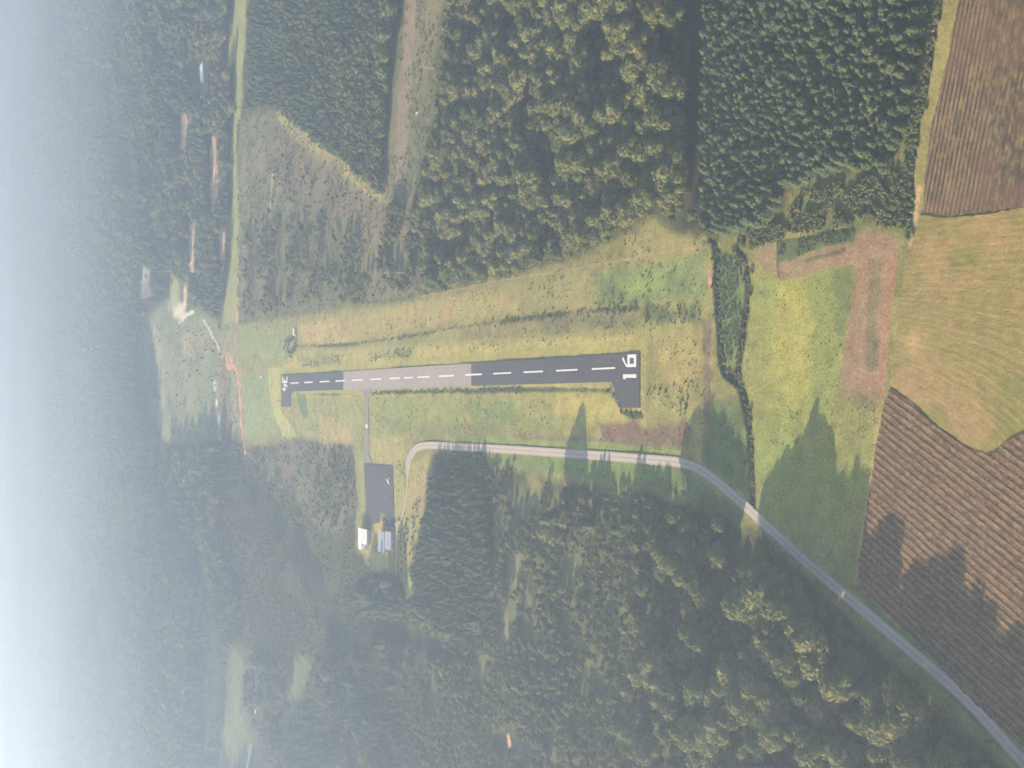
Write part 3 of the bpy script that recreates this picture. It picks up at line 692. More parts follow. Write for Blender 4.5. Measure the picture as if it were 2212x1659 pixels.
def broadleaf(seed, H=20., Wd=13., ncard=640, csz=1.15, low=.30):
    r = np.random.default_rng(seed); nl = int(r.integers(9, 14)); lob = []
    for i in range(nl):
        a = 2 * math.pi * (i / nl) + r.uniform(-.4, .4); q = r.uniform(.25, 1.) if i else 0
        rad = Wd * r.uniform(.17, .29); zc = H * (low + (1 - low) * r.uniform(.30, .72) * (1.12 - .35 * q))
        lob.append((np.array([math.cos(a) * q * (Wd / 2 - rad * .75), math.sin(a) * q * (Wd / 2 - rad * .75), zc if i else H * .80]), np.array([rad, rad, rad * r.uniform(.75, 1.05)])))
    c, nn = [], []
    per = ncard // nl
    for ctr, rad in lob:
        d = r.normal(size=(int(per * 1.5), 3)); d /= np.linalg.norm(d, axis=1)[:, None]; d[:, 2] += .25
        d /= np.linalg.norm(d, axis=1)[:, None]
        k = .86 + .22 * r.random(len(d)) + .1 * np.sin(5 * d[:, 0] + seed) * np.cos(4 * d[:, 1])
        p = ctr + d * rad * k[:, None]; ok = np.ones(len(p), bool)
        for c2, r2 in lob:
            if c2 is ctr: continue
            ok &= (((p - c2) / r2) ** 2).sum(1) > .72
        c.append(p[ok]); nn.append(d[ok] + .32 * r.normal(size=(ok.sum(), 3)))
    cv, cf = cards(np.concatenate(c), np.concatenate(nn), csz, r)
    crown = Acc(); crown.add(cv, cf)
    for ctr, rad in lob:
        w = 1 + .22 * (r.random(len(ICO_V)) - .5); crown.add(ctr + ICO_V * rad * .80 * w[:, None], ICO_F)
    b = MB(); zt = H * (low + .1)
    b.tube([(0, 0, -.5), (.1, 0, zt * .5), (0, .1, zt), (0, 0, H * .7)], [.42, .32, .26, .08], 7)
    for ctr, rad in lob[1:5]: b.tube([(0, 0, zt * .9), tuple(np.array([0, 0, zt]) * .4 + ctr * .6), tuple(ctr)], [.18, .12, .05], 5)
    return crown, b

def pine(seed, H=17., Wd=6.2, ncard=360, csz=1.0):
    r = np.random.default_rng(seed); n = ncard
    t = r.beta(1.1, 1.35, n); z = H * (.30 + .70 * t); ang = r.uniform(0, 2 * math.pi, n)
    wh = 1 + .18 * np.sin(z * 3.1 + seed) + .16 * np.sin(3 * ang + seed + z * .4)
    rad = Wd / 2 * np.power(np.clip(1 - t, .004, 1), .47) * np.minimum(1, .55 + t * 2.4) * wh * r.uniform(.72, 1.1, n)
    p = np.stack([np.cos(ang) * rad, np.sin(ang) * rad, z + r.normal(size=n) * .15], -1)
    nn = np.stack([np.cos(ang), np.sin(ang), r.uniform(.3, 1.5, n)], -1) + .35 * r.normal(size=(n, 3))
    cv, cf = cards(p, nn, csz, r, 1.25); crown = Acc(); crown.add(cv, cf)
    b = MB(); zz = np.linspace(H * .32, H * .97, 6)
    core = MB(); core.tube([(0, 0, q) for q in zz], [Wd / 2 * .66 * ((1 - (q - H * .3) / (H * .7)) ** .47) * min(1, .55 + 2.4 * (q / H - .3) / .7) for q in zz], 9)
    cvv = np.array(core.v); crown.add(cvv + r.normal(size=cvv.shape) * .16, core.f)
    b.tube([(0, 0, -.5), (.05, 0, H * .5), (0, 0, H * .95)], [.24, .16, .03], 6)
    return crown, b

def shrub(seed, H=3., Wd=3.4, ncard=130, csz=.62):
    r = np.random.default_rng(seed); lob = [(np.array([r.uniform(-.25, .25) * Wd, r.uniform(-.25, .25) * Wd, H * r.uniform(.35, .62)]), np.array([Wd * .3, Wd * .3, H * .36])) for _ in range(4)]
    c, nn = [], []
    for ctr, rad in lob:
        d = r.normal(size=(ncard // 4, 3)); d /= np.linalg.norm(d, axis=1)[:, None]
        c.append(ctr + d * rad * r.uniform(.85, 1.1, len(d))[:, None]); nn.append(d + .5 * r.normal(size=d.shape))
    cv, cf = cards(np.concatenate(c), np.concatenate(nn), csz, r); crown = Acc(); crown.add(cv, cf)
    for ctr, rad in lob: crown.add(ctr + ICO_V * rad * .8 * (1 + .3 * (r.random(len(ICO_V)) - .5))[:, None], ICO_F)
    b = MB()
    for k in range(3): b.tube([(0, 0, -.3), (r.uniform(-.3, .3), r.uniform(-.3, .3), H * .3), (r.uniform(-.6, .6), r.uniform(-.6, .6), H * .6)], [.08, .06, .03], 5)
    return crown, b

def weed(seed, H=1.0, Wd=2.2):
    r = np.random.default_rng(seed); n = 46
    a = r.uniform(0, 2 * math.pi, n); q = Wd / 2 * np.sqrt(r.random(n)); p = np.stack([np.cos(a) * q * 1.2, np.sin(a) * q * .8, H * r.uniform(.2, .75, n)], -1)
    nn = np.stack([np.cos(a), np.sin(a), r.uniform(-.2, .8, n)], -1)
    cv, cf = cards(p, nn, .6, r, 1.3); acc = Acc(); acc.add(cv, cf); return acc

BL = [broadleaf(100 + i, 20, 13 + (i % 3) * 1.2, 760, 1.05, .22 + .05 * (i % 3)) for i in range(6)]
PN = [pine(200 + i, 17, 7.0 + .7 * (i % 3), 420) for i in range(5)]
SH = [shrub(300 + i) for i in range(5)]
WD = [weed(400 + i, 1.0, 1.7) for i in range(4)]
BLm = [(c.mesh('crown', [M['broad']]), b.mesh('trunk', M['bark'])) for c, b in BL]
PNm = [(c.mesh('crown', [M['pine']]), b.mesh('trunk', M['bark'])) for c, b in PN]
SHm = [(c.mesh('crown', [M['shrub']]), b.mesh('stem', M['bark'])) for c, b in SH]
WDm = [c.mesh('weed_clump', [M['weed']]) for c in WD]
def merged(c, b, leafm):
    c.add(np.array(b.v), b.f, 1); return c.mesh('tree', [leafm, M['bark']])
BLw = [merged(c, b, M['broad']) for c, b in BL]; PNw = [merged(c, b, M['pine']) for c, b in PN]; SHw = [merged(c, b, M['shrub']) for c, b in SH]

def scatter(name, meshes, pts, scl, rot, var, label, cat, group=None):
    """an uncountable mass of plants as one object: a point cloud mesh with instances on it"""
    n = len(pts); me = bpy.data.meshes.new(name); me.vertices.add(n)
    me.vertices.foreach_set('co', np.asarray(pts, np.float32).ravel())
    me.attributes.new('scl', 'FLOAT_VECTOR', 'POINT').data.foreach_set('vector', np.asarray(scl, np.float32).ravel())
    me.attributes.new('rot', 'FLOAT', 'POINT').data.foreach_set('value', np.asarray(rot, np.float32))
    me.attributes.new('var', 'INT', 'POINT').data.foreach_set('value', np.asarray(var, np.int32))
    o = add(name, me); tag(o, label, cat, group, 'stuff')
    g = bpy.data.node_groups.new(name, 'GeometryNodeTree')
    g.interface.new_socket('Geometry', in_out='INPUT', socket_type='NodeSocketGeometry')
    g.interface.new_socket('Geometry', in_out='OUTPUT', socket_type='NodeSocketGeometry')
    gi = g.nodes.new('NodeGroupInput'); go = g.nodes.new('NodeGroupOutput'); jn = g.nodes.new('GeometryNodeJoinGeometry')
    def attr(a, t):
        x = g.nodes.new('GeometryNodeInputNamedAttribute'); x.data_type = t; x.inputs[0].default_value = a; return x.outputs[0]
    for k, m in enumerate(meshes):
        src = SRC[m.name]
        ip = g.nodes.new('GeometryNodeInstanceOnPoints'); oi = g.nodes.new('GeometryNodeObjectInfo')
        oi.inputs['Object'].default_value = src; oi.transform_space = 'ORIGINAL'; oi.inputs['As Instance'].default_value = True
        cmp = g.nodes.new('FunctionNodeCompare'); cmp.data_type = 'INT'; cmp.operation = 'EQUAL'
        ii = [s for s in cmp.inputs if s.type == 'INT']; g.links.new(attr('var', 'INT'), ii[0]); ii[1].default_value = k
        cx = g.nodes.new('ShaderNodeCombineXYZ'); g.links.new(attr('rot', 'FLOAT'), cx.inputs[2])
        g.links.new(gi.outputs[0], ip.inputs['Points']); g.links.new(cmp.outputs[0], ip.inputs['Selection']); g.links.new(oi.outputs['Geometry'], ip.inputs['Instance'])
        g.links.new(cx.outputs[0], ip.inputs['Rotation']); g.links.new(attr('scl', 'FLOAT_VECTOR'), ip.inputs['Scale']); g.links.new(ip.outputs[0], jn.inputs[0])
    g.links.new(jn.outputs[0], go.inputs[0])
    md = o.modifiers.new('scatter', 'NODES'); md.node_group = g
    return o
SRC = {}

def inside(vx, vy, poly):
    p = np.array(poly, float); ok = (vx > p[:, 0].min()) & (vx < p[:, 0].max()) & (vy > p[:, 1].min()) & (vy < p[:, 1].max())
    r = np.zeros(vx.shape, bool); i = np.nonzero(ok)[0]
    if len(i): r[i] = poly_sd(vx[i], vy[i], p) < 0
    return r

def jgrid(s, y0, y1, jit=.48):
    """jittered grid over the part of the country the picture and its shadows can reach"""
    out = []
    y = y0
    while y < y1:
        hw = 829.5 / (F_V) * (y * cth + CAM_H * sth) * 1.02 + 50
        x = np.arange(-hw - 130, hw + 30, s)
        out.append(np.stack([x + rng.uniform(-jit, jit, len(x)) * s + (s / 2 if int(y / s) % 2 else 0), y + rng.uniform(-jit, jit, len(x)) * s], -1)); y += s * .9
    return np.concatenate(out)

ZONE = {
 'plantation': [(1542, -120), (2030, -120), (2012, 0), (1990, 160), (1962, 290), (1948, 372), (1900, 390), (1850, 396), (1770, 410), (1715, 440), (1692, 475), (1640, 500), (1580, 505), (1542, 500), (1534, 420), (1532, 300), (1539, 200)],
 'tall_wood': [(955, -120), (1482, -120), (1490, 60), (1470, 120), (1512, 185), (1490, 240), (1502, 330), (1486, 400), (1512, 470), (1455, 500), (1390, 490), (1360, 520), (1260, 562), (1100, 600), (1000, 622), (905, 645), (895, 560), (890, 460), (925, 340), (945, 200)],
 'west_pines': [(530, -120), (868, -120), (858, 0), (850, 100), (845, 220), (838, 330), (834, 430), (800, 410), (740, 355), (690, 318), (600, 240), (560, 232), (530, 260)],
 'yard_pines': [(912, 960), (1060, 970), (1060, 1100), (1080, 1240), (1070, 1320), (1000, 1380), (930, 1350), (890, 1300), (880, 1240), (905, 1140)],
}
DARK = [[(235, 640), (320, 640), (335, 760), (345, 860), (340, 950), (300, 965), (250, 900), (235, 760)], [(245, 250), (300, 280), (300, 400), (250, 390)], [(300, 955), (345, 1000), (400, 1080), (440, 1200), (470, 1380), (480, 1560), (470, 1680), (415, 1680), (420, 1400), (380, 1250), (330, 1100), (295, 1010)],
        [(505, 985), (528, 990), (600, 1075), (660, 1160), (700, 1240), (760, 1320), (860, 1345), (930, 1370), (900, 1420), (780, 1420), (720, 1400), (660, 1280), (585, 1140)], [(1405, 1230), (1460, 1225), (1505, 1300), (1500, 1360), (1440, 1345)]]
def zone_trees(s, y0, y1, test, hmin, hmax, kind, gap=None):
    p = jgrid(s, y0, y1); vx, vy, _ = proj(p[:, 0], p[:, 1], hills(p[:, 0], p[:, 1]))
    k = test(vx, vy, p) & (vx > -60) & (vx < 2420) & (vy > -140) & (vy < 1880)
    p = p[k]
    if gap: p = p[fbm(p[:, 0] / gap[1], p[:, 1] / gap[1], gap[2], 3) > gap[0]]
    h = hmin + (hmax - hmin) * np.clip(.45 + (fbm(p[:, 0] / 60, p[:, 1] / 60, 61, 2) - .5) * 1.3 + rng.normal(size=len(p)) * .27, 0, 1)
    return np.column_stack([p, h, np.full(len(p), kind)])
def other(vx, vy):
    wx = 14 * (fbm(vx / 22, vy / 22, 131, 3) - .5); vx = vx + wx; vy = vy + 14 * (fbm(vx / 22, vy / 22, 132, 3) - .5)
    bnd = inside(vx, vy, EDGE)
    for q_ in BANDS: bnd |= inside(vx, vy, q_)
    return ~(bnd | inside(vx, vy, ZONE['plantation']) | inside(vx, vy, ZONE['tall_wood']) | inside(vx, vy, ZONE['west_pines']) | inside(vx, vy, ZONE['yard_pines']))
T = []
T.append(zone_trees(5.5, 430, 900, lambda a, b, p: inside(a, b, ZONE['plantation']), 11, 16.5, 1, (.24, 14, 76)))
T.append(zone_trees(11.5, 600, 1500, lambda a, b, p: inside(a, b, ZONE['tall_wood']), 17, 33, 0, (.40, 30, 71)))
T.append(zone_trees(8.0, 1000, 2300, lambda a, b, p: inside(a, b, ZONE['west_pines']), 9, 15, 0, (.30, 24, 77)))
T.append(zone_trees(13.0, 1000, 2300, lambda a, b, p: inside(a, b, ZONE['west_pines']), 9, 17, 1))
T.append(zone_trees(7.0, 900, 1500, lambda a, b, p: inside(a, b, ZONE['yard_pines']), 9, 15, 1, (.26, 20, 78)))
T.append(zone_trees(16.5, 430, 830, lambda a, b, p: other(a, b), 18, 36, 0, (.37, 38, 72)))
T.append(zone_trees(9.5, 430, 830, lambda a, b, p: other(a, b), 6, 12, 0))
T.append(zone_trees(10.0, 600, 1400, lambda a, b, p: inside(a, b, ZONE['tall_wood']), 7, 13, 0))
T.append(zone_trees(7.6, 830, 1300, lambda a, b, p: other(a, b), 5, 12, 0, (.36, 24, 73)))
T.append(zone_trees(9.5, 1300, 2000, lambda a, b, p: other(a, b), 10, 24, 0, (.34, 36, 74)))
far = lambda a, b, p: other(a, b)
T.append(zone_trees(12.0, 2000, 3200, far, 12, 28, 0, (.32, 50, 75)))
T.append(zone_trees(13.5, 3200, 5400, far, 16, 24, 0))
T = np.concatenate(T)
rd = line_d(T[:, 0], T[:, 1], ROAD); near = (rd < 95) & (T[:, 0] < 0) & (T[:, 1] > 785)
T[near, 2] = np.minimum(T[near, 2], np.maximum(6, rd[near] * .275 + rng.uniform(-4, 2, near.sum())))
# a share of the far and middle woods is pine
pm = (T[:, 3] == 0) & (fbm(T[:, 0] / 120, T[:, 1] / 120, 81, 3) > .58) & ((T[:, 1] > 1300)) ; T[pm, 3] = 1; T[pm, 2] *= .9
vx, vy, _ = proj(T[:, 0], T[:, 1], hills(T[:, 0], T[:, 1])); dk = np.zeros(len(T), bool)
for q in DARK[:4]: dk |= inside(vx, vy, q)  # shaded slopes and bands imitated by switching their trees to darker pines
T[dk, 3] = 1; T[dk & (T[:, 1] < 2100), 2] *= .62
# keep open what the photograph shows open, and keep it in sight over the tree tops
z0 = hills(T[:, 0], T[:, 1]); keep = np.ones(len(T), bool)
polys = list(CLEAR.values())
for fz, dx in ((0, -.16), (0, .16), (.5, -.22), (.5, .22), (.72, -.2), (.72, .2), (.95, 0)):
    vx, vy, _ = proj(T[:, 0] + dx * T[:, 2], T[:, 1], z0 + fz * T[:, 2])
    for q in polys: keep &= ~inside(vx, vy, q)
T = T[keep]
# the tall trees whose long shadows reach the road, the meadow and the rowed field
sdir = np.array([-SUN_DX, -SUN_DY]); sdir /= np.hypot(*sdir); tl = []
for tx, ty, h, kd in ((2071, 1148, 34, 0), (2078, 1165, 31, 0), (2060, 1180, 33, 0), (1947, 1195, 26, 1), (1940, 1062, 36, 0), (1925, 1090, 35, 0), (1765, 862, 38, 1), (1777, 880, 37, 0), (1800, 890, 38, 0), (1750, 905, 36, 0), (1735, 925, 35, 0), (1716, 950, 35, 0), (1690, 962, 34, 0),
                      (1785, 930, 36, 0), (1855, 978, 36, 1), (1862, 1010, 34, 0), (1258, 866, 31, 1), (1252, 880, 30, 1), (1262, 882, 29, 1), (1247, 905, 29, 0), (1256, 915, 28, 0), (1265, 905, 26, 0), (1308, 968, 20, 1), (1318, 972, 19, 1), (1300, 975, 18, 1), (1512, 850, 33, 0), (1525, 858, 35, 0), (1500, 878, 33, 0), (1532, 872, 34, 0), (1490, 905, 31, 0), (1560, 872, 36, 0), (1585, 890, 36, 0), (1600, 905, 36, 0), (1470, 935, 24, 1),
                      (1385, 966, 20, 1), (1395, 972, 18, 1), (972, 955, 16, 1), (962, 957, 15, 1), (985, 958, 15, 1), (1640, 1000, 34, 0), (1665, 985, 34, 0), (2195, 1330, 34, 0), (2150, 1270, 33, 0), (2120, 1240, 34, 0), (2010, 1190, 32, 0)):
    q = gp(tx, ty) - sdir * h / math.tan(SUN_EL); tl.append((q[0], q[1], h, kd))
vx, vy, _ = proj(T[:, 0], T[:, 1], hills(T[:, 0], T[:, 1])); lowp = inside(vx, vy, [(500, 950), (790, 950), (770, 1150), (800, 1430), (560, 1430), (480, 1150)])
T[lowp, 2] = np.minimum(T[lowp, 2], rng.uniform(4, 10, lowp.sum()))
lowq = inside(vx, vy, [(610, 1040), (770, 1100), (800, 1300), (720, 1280)]); T[lowq, 2] = np.minimum(T[lowq, 2], rng.uniform(3, 6.5, lowq.sum()))
for vx_, vy_, h in ((1588, 1222, 31), (1612, 1238, 29), (1512, 1290, 27), (1700, 1318, 30), (1722, 1350, 31), (1748, 1372, 27), (1832, 1436, 26), (1884, 1508, 29), (1842, 1560, 28), (1975, 1596, 29), (1772, 1540, 27), (1532, 1418, 28), (1490, 1500, 27), (1640, 1452, 26), (2040, 1640, 28)):
    q = gp(vx_, vy_, h * .72); T = T[np.hypot(T[:, 0] - q[0], T[:, 1] - q[1]) > 13 - 4 * (T[:, 2] < 13)]; tl.append((q[0], q[1], h, 0))
T = np.concatenate([T, np.array(tl)])
for c_, hw_, L_ in (((1628, 1112), 11, 180), ((1468, 1000), 3.5, 110)):     # a gap in the wood lets the sun through to the road
    q = gp(*c_); e = T[:, :2] - q; al = -(e @ sdir); ac = np.abs(e @ np.array([-sdir[1], sdir[0]]))
    T = T[~((al > -15) & (al < L_) & (ac < hw_ + T[:, 2] * .2) & (T[:, 2] > al * .27 - 3))]

# scattered young trees in the regrowth and on the old strip
ex = []
def sparse(poly, n, h0, h1, kind, seed, thr=.5, sc=30):
    w = P2(poly); p = np.column_stack([rng.uniform(w[:, 0].min(), w[:, 0].max(), n * 6), rng.uniform(w[:, 1].min(), w[:, 1].max(), n * 6)])
    p = p[poly_sd(p[:, 0], p[:, 1], w) < -1]; p = p[fbm(p[:, 0] / sc, p[:, 1] / sc, seed, 3) > thr][:n]
    return np.column_stack([p, rng.uniform(h0, h1, len(p)), np.full(len(p), kind)])
ex.append(sparse([(530, 500), (720, 470), (860, 560), (890, 640), (700, 660), (530, 685)], 420, 5, 11, 0, 91, .47))
ex.append(sparse([(600, 320), (760, 420), (720, 470), (560, 500), (530, 420)], 90, 4, 8, 0, 92, .5))
ex.append(sparse([(850, 430), (900, 460), (905, 620), (850, 640), (820, 560)], 120, 6, 12, 0, 93, .45))
ex.append(sparse([(545, 985), (690, 965), (760, 975), (740, 1110), (700, 1150), (640, 1070)], 70, 3, 5.5, 0, 94, .42))
ex.append(sparse([(680, 1000), (765, 990), (768, 1150), (715, 1160), (690, 1100)], 90, 4, 8, 0, 95, .35))
ex.append(sparse([(330, 720), (470, 720), (520, 900), (480, 945), (370, 950)], 40, 3, 6, 0, 96, .5, 60))
T = np.concatenate([T] + ex)
TZ = np.where(T[:, 1] < 1900, gheight(T[:, 0], T[:, 1]), hills(T[:, 0], T[:, 1])) - .3

def stand_label(kind, vx, vy):
    if kind == 1:
        if inside(vx, vy, ZONE['plantation'])[0]: return 'dark young pine in the dense plantation beside the stubble field', 'pines of the plantation beside the stubble field'
        if inside(vx, vy, ZONE['west_pines'])[0]: return 'blue green pine in the hazy block beyond the cleared scrub strip', 'pines beyond the scrub strip'
        if inside(vx, vy, ZONE['yard_pines'])[0]: return 'dark pine in the even block between hangar yard and pale road', 'pines between yard and road'
        return 'dark pine standing among broadleaf trees of the hazy woods', 'pines among the woods'
    if inside(vx, vy, ZONE['tall_wood'])[0]: return 'olive green broadleaf tree in the tall wood between scrub strip and plantation', 'broadleaf trees of the tall wood'
    if vx[0] > 1430: return 'large olive broadleaf tree in the shaded wood below the bend of the pale road', 'broadleaf trees below the pale road'
    return 'olive broadleaf tree in the mixed wood beside the airfield', 'broadleaf trees of the mixed wood'

def build_kind(kind, nm, cat, parts, whole, stuffname, stufflab, nind=300, nparts=150, pname='trunk', hnom=20.):
    WF = (1.14, 1.36)[kind]
    t = T[T[:, 3] == kind]; z = TZ[T[:, 3] == kind]
    vx, vy, d = proj(t[:, 0], t[:, 1], z + t[:, 2] * .7)
    vis = (vx > 4) & (vx < 2208) & (vy > 4) & (vy < 1655)
    size = np.where(vis, t[:, 2] / d, 0); order = np.argsort(-size)
    sc = t[:, 2] / hnom; wid = rng.uniform(.82, 1.3, len(t)); rot = rng.uniform(0, 6.283, len(t)); var = rng.integers(0, len(whole), len(t))
    for j, i in enumerate(order[:nind]):
        lab, grp = stand_label(kind, vx[i:i + 1], vy[i:i + 1]); v = var[i]; S = (sc[i] * wid[i] * WF, sc[i] * wid[i] * WF, sc[i])
        loc = (t[i, 0], t[i, 1], z[i])
        if j < nparts:
            o = bpy.data.objects.new(nm, None); COL.objects.link(o); o.empty_display_size = .5
            for m, pn in zip(parts[v], ('crown', pname)):
                c = bpy.data.objects.new(pn, m); COL.objects.link(c); c.parent = o
        else:
            v = (j - nparts) % len(whole) if j - nparts < len(whole) else v
            o = bpy.data.objects.new(nm, whole[v]); COL.objects.link(o); SRC.setdefault(whole[v].name, o)
        o.location = loc; o.rotation_euler = (0, 0, rot[i]); o.scale = S
        tag(o, lab, cat, grp)
    r = order[nind:]
    scatter(stuffname, whole, np.column_stack([t[r, 0], t[r, 1], z[r]]), np.column_stack([sc[r] * wid[r] * WF, sc[r] * wid[r] * WF, sc[r]]), rot[r], var[r], stufflab, 'woodland')
    print(nm, len(t))
build_kind(0, 'broadleaf_tree', 'broadleaf tree', BLm, BLw, 'broadleaf_woodland', 'hazy olive green broadleaf woodland covering the land to the horizon')
build_kind(1, 'pine_tree', 'pine tree', PNm, PNw, 'pine_woodland', 'dark blue green pine woodland in even blocks', hnom=17.)

# ------------------------------------------------------------------ shrubs and tall weeds
def along(line, step, spread):
    L = np.concatenate([[0], np.cumsum(np.hypot(*np.diff(line, axis=0).T))]); s = np.arange(0, L[-1], step)
    return np.column_stack([np.interp(s, L, line[:, 0]), np.interp(s, L, line[:, 1])]) + rng.normal(size=(len(s), 2)) * spread
def sect(line, a, b):
    n = len(line); return line[int(a * n):max(int(b * n), int(a * n) + 2)]
S = []
def sh_add(p, h0, h1): S.append(np.column_stack([p, rng.uniform(h0, h1, len(p))]))
sh_add(along(CREEK, 1.6, 2.0) + [-2.5, 0], .8, 2.2); sh_add(along(CREEK, 2.2, 1.8) + [2.5, 0], .8, 2.6)
sh_add(along(CREEK2, 1.8, 1.8), 1.0, 2.6); sh_add(along(DITCH_E, 1.8, 1.8), 1.0, 3.0)
for a, b in ((.02, .3), (.30, .42), (.62, .80)): sh_add(along(sect(DR_LO, a, b), 2.2, 1.4), .8, 1.9)
sh_add(along(sect(DR_LO, .80, 1), 1.3, 1.5), .9, 2.2); sh_add(along(DR_LO, 6, .8), .5, 1.2); sh_add(along(DR_UP, 5, 1.2), .6, 1.6); sh_add(along(sect(DR_UP, .6, 1), 4, 3), .8, 2)
def in_poly(poly, n, thr=0, seed=0, sc=18):
    w = P2(poly); p = np.column_stack([rng.uniform(w[:, 0].min(), w[:, 0].max(), n * 5), rng.uniform(w[:, 1].min(), w[:, 1].max(), n * 5)])
    p = p[poly_sd(p[:, 0], p[:, 1], w) < 0]
    if thr: p = p[fbm(p[:, 0] / sc, p[:, 1] / sc, seed, 3) > thr]
    return p[:n]
sh_add(in_poly([(1690, 500), (1730, 420), (1850, 380), (1940, 376), (1957, 400), (1950, 490), (1870, 485), (1800, 492), (1740, 500)], 900, .36, 101), 1.0, 3.4)
sh_add(in_poly([(1678, 520), (1720, 514), (1790, 500), (1840, 496), (1840, 517), (1783, 530), (1725, 552), (1680, 566)], 170, .35, 114), .5, 1.3)
sh_add(in_poly([(1540, 500), (1700, 480), (1690, 515), (1600, 545), (1560, 525)], 220, .42, 102), 1., 3.)
sh_add(in_poly([(1965, 170), (2008, -20), (2036, -20), (2000, 200), (1972, 330), (1962, 480), (1948, 480)], 420, .4, 103), 1., 2.8)
sh_add(in_poly(CLEAR['strip_scrub'], 5200, .40, 104, 26), .5, 1.7)
sh_add(in_poly(CLEAR['regrowth'], 900, .38, 105), .7, 2.2)
for q_ in BANDS[:5]: sh_add(in_poly(q_, 300, .3, 113), .8, 2.6)
sh_add(in_poly([(330, 700), (500, 700), (522, 900), (480, 950), (345, 950)], 420, .50, 106, 50), .8, 2)
sh_add(in_poly([(1550, 545), (1600, 560), (1608, 700), (1575, 790), (1556, 700)], 420, .42, 107), .6, 1.3)
sh_add(in_poly([(1385, 660), (1505, 652), (1515, 695), (1390, 705)], 60, .40, 108), .6, 1.6)
sh_add(in_poly([(640, 772), (735, 765), (735, 787), (650, 795)], 45, .4, 109), .6, 1.6)
sh_add(in_poly([(790, 762), (895, 750), (890, 772), (800, 780)], 45, .4, 110), .6, 1.6)
sh_add(in_poly([(1395, 840), (1505, 820), (1510, 900), (1400, 905)], 60, .45, 111), .6, 1.6)
sh_add(in_poly([(860, 1120), (908, 1080), (896, 1180), (866, 1240)], 90, .45, 112), .8, 2.5)
sh_add(in_poly([(610, 745), (640, 720), (645, 770), (620, 775)], 40), 1., 3.2)
S = np.concatenate(S)
sz = gheight(S[:, 0], S[:, 1]) - .1
vx, vy, d = proj(S[:, 0], S[:, 1], sz + 1); vis = (vx > 4) & (vx < 2208) & (vy > 4) & (vy < 1655)
order = np.argsort(-np.where(vis, S[:, 2] / d, 0)); svar = rng.integers(0, 5, len(S)); srot = rng.uniform(0, 6.28, len(S)); ssc = S[:, 2] / 3.
def shrub_label(x, y):
    p = np.array([x]), np.array([y])
    dd = {k: float(line_d(*p, l)[0]) for k, l in (('c', CREEK), ('c2', CREEK2), ('e', DITCH_E), ('l', DR_LO))}
    if dd['c'] < 9: return 'low dark shrub on the bank of the winding creek', 'shrubs along the creek'
    if dd['c2'] < 9: return 'low green shrub in the overgrown side ditch of the creek', 'shrubs in the side ditch'
    if dd['e'] < 9: return 'green shrub in the ditch beside the stubble field', 'shrubs in the field ditch'
    if dd['l'] < 8: return 'small dark shrub in the drain below the runway', 'shrubs in the runway drain'
    return 'olive shrub in the brushy ground below the pine plantation', 'shrubs of the brushy ground'
for j, i in enumerate(order[:300]):
    v = j % 5 if j < 5 else svar[i]
    o = bpy.data.objects.new('shrub', SHw[v]); COL.objects.link(o); SRC.setdefault(SHw[v].name, o)
    o.location = (S[i, 0], S[i, 1], sz[i]); o.rotation_euler = (0, 0, srot[i]); w = ssc[i] * 1.25; o.scale = (w, w, ssc[i])
    lab, grp = shrub_label(S[i, 0], S[i, 1]); tag(o, lab, 'shrub', grp)
r = order[300:]
scatter('scrub', SHw, np.column_stack([S[r, 0], S[r, 1], sz[r]]), np.column_stack([ssc[r] * 1.5, ssc[r] * 1.5, ssc[r]]), srot[r], svar[r], 'low olive and brown scrub regrowing on cleared ground', 'scrub')

q = gp(2146, 1600); o = add('young_tree', BLw[2], None, (q[0], q[1], -.2), 1.0); o.scale = (.30, .30, .36); tag(o, 'small bright young tree alone on the verge of the shaded road', 'young tree')
# tall grass and weeds of the open ground, thinned on mown and paved surfaces
n = 32000
p = np.column_stack([rng.uniform(-330, 210, n), 560 + 1400 * rng.random(n) ** 1.25])
vx, vy, _ = proj(p[:, 0], p[:, 1], np.zeros(n))
ok = (inside(vx, vy, CLEAR['airfield'])) & (vx > 510) & (vx < 1960)
ok &= fbm(p[:, 0] / 24, p[:, 1] / 34, 121, 3) > rng.uniform(.36, .68, n) + .05 * (vx > 1600)
rl = np.abs(p[:, 0] - run_c(p[:, 1])); ok &= ~((rl < RUN_HW + 11) & (p[:, 1] > 820) & (p[:, 1] < 1726))
ok &= ~((p[:, 0] > -36) & (p[:, 0] < 4) & (p[:, 1] > 822) & (p[:, 1] < 876)) & ~((p[:, 0] > -40) & (p[:, 0] < -8) & (p[:, 1] > 1670) & (p[:, 1] < 1726))
for l, w in ((ROAD, 9), (DRIVE, 8), (LANE, 4)): ok &= line_d(p[:, 0], p[:, 1], l) > w
ok &= ~((p[:, 0] > -180) & (p[:, 0] < -96) & (p[:, 1] > 1318) & (p[:, 1] < 1420)) & ~((p[:, 0] > -214) & (p[:, 0] < -170) & (p[:, 1] > 1315) & (p[:, 1] < 1428))
ok &= ~((p[:, 0] < -8) & (p[:, 0] > -105) & (np.abs(p[:, 1] - 1405) < 9))
for q in (FIELD_A, FIELD_B, FIELD_C, P2(EARTH), P2(BANK)): ok &= poly_sd(p[:, 0], p[:, 1], q) > 2
p = p[ok]; n = len(p); hs = rng.uniform(.2, .7, n) * np.where(p[:, 1] < 740, .65, 1) * (1 + .5 * (fbm(p[:, 0] / 20, p[:, 1] / 20, 122, 2) > .56))
for k, m in enumerate(WDm):
    o = add('weed_clump', m, None, (p[k, 0], p[k, 1], float(gheight(p[k, 0], p[k, 1])) - .1)); SRC[m.name] = o
    tag(o, 'small clump of tall dry weeds in the grass beside the runway', 'weeds', 'weed clumps in the grass')
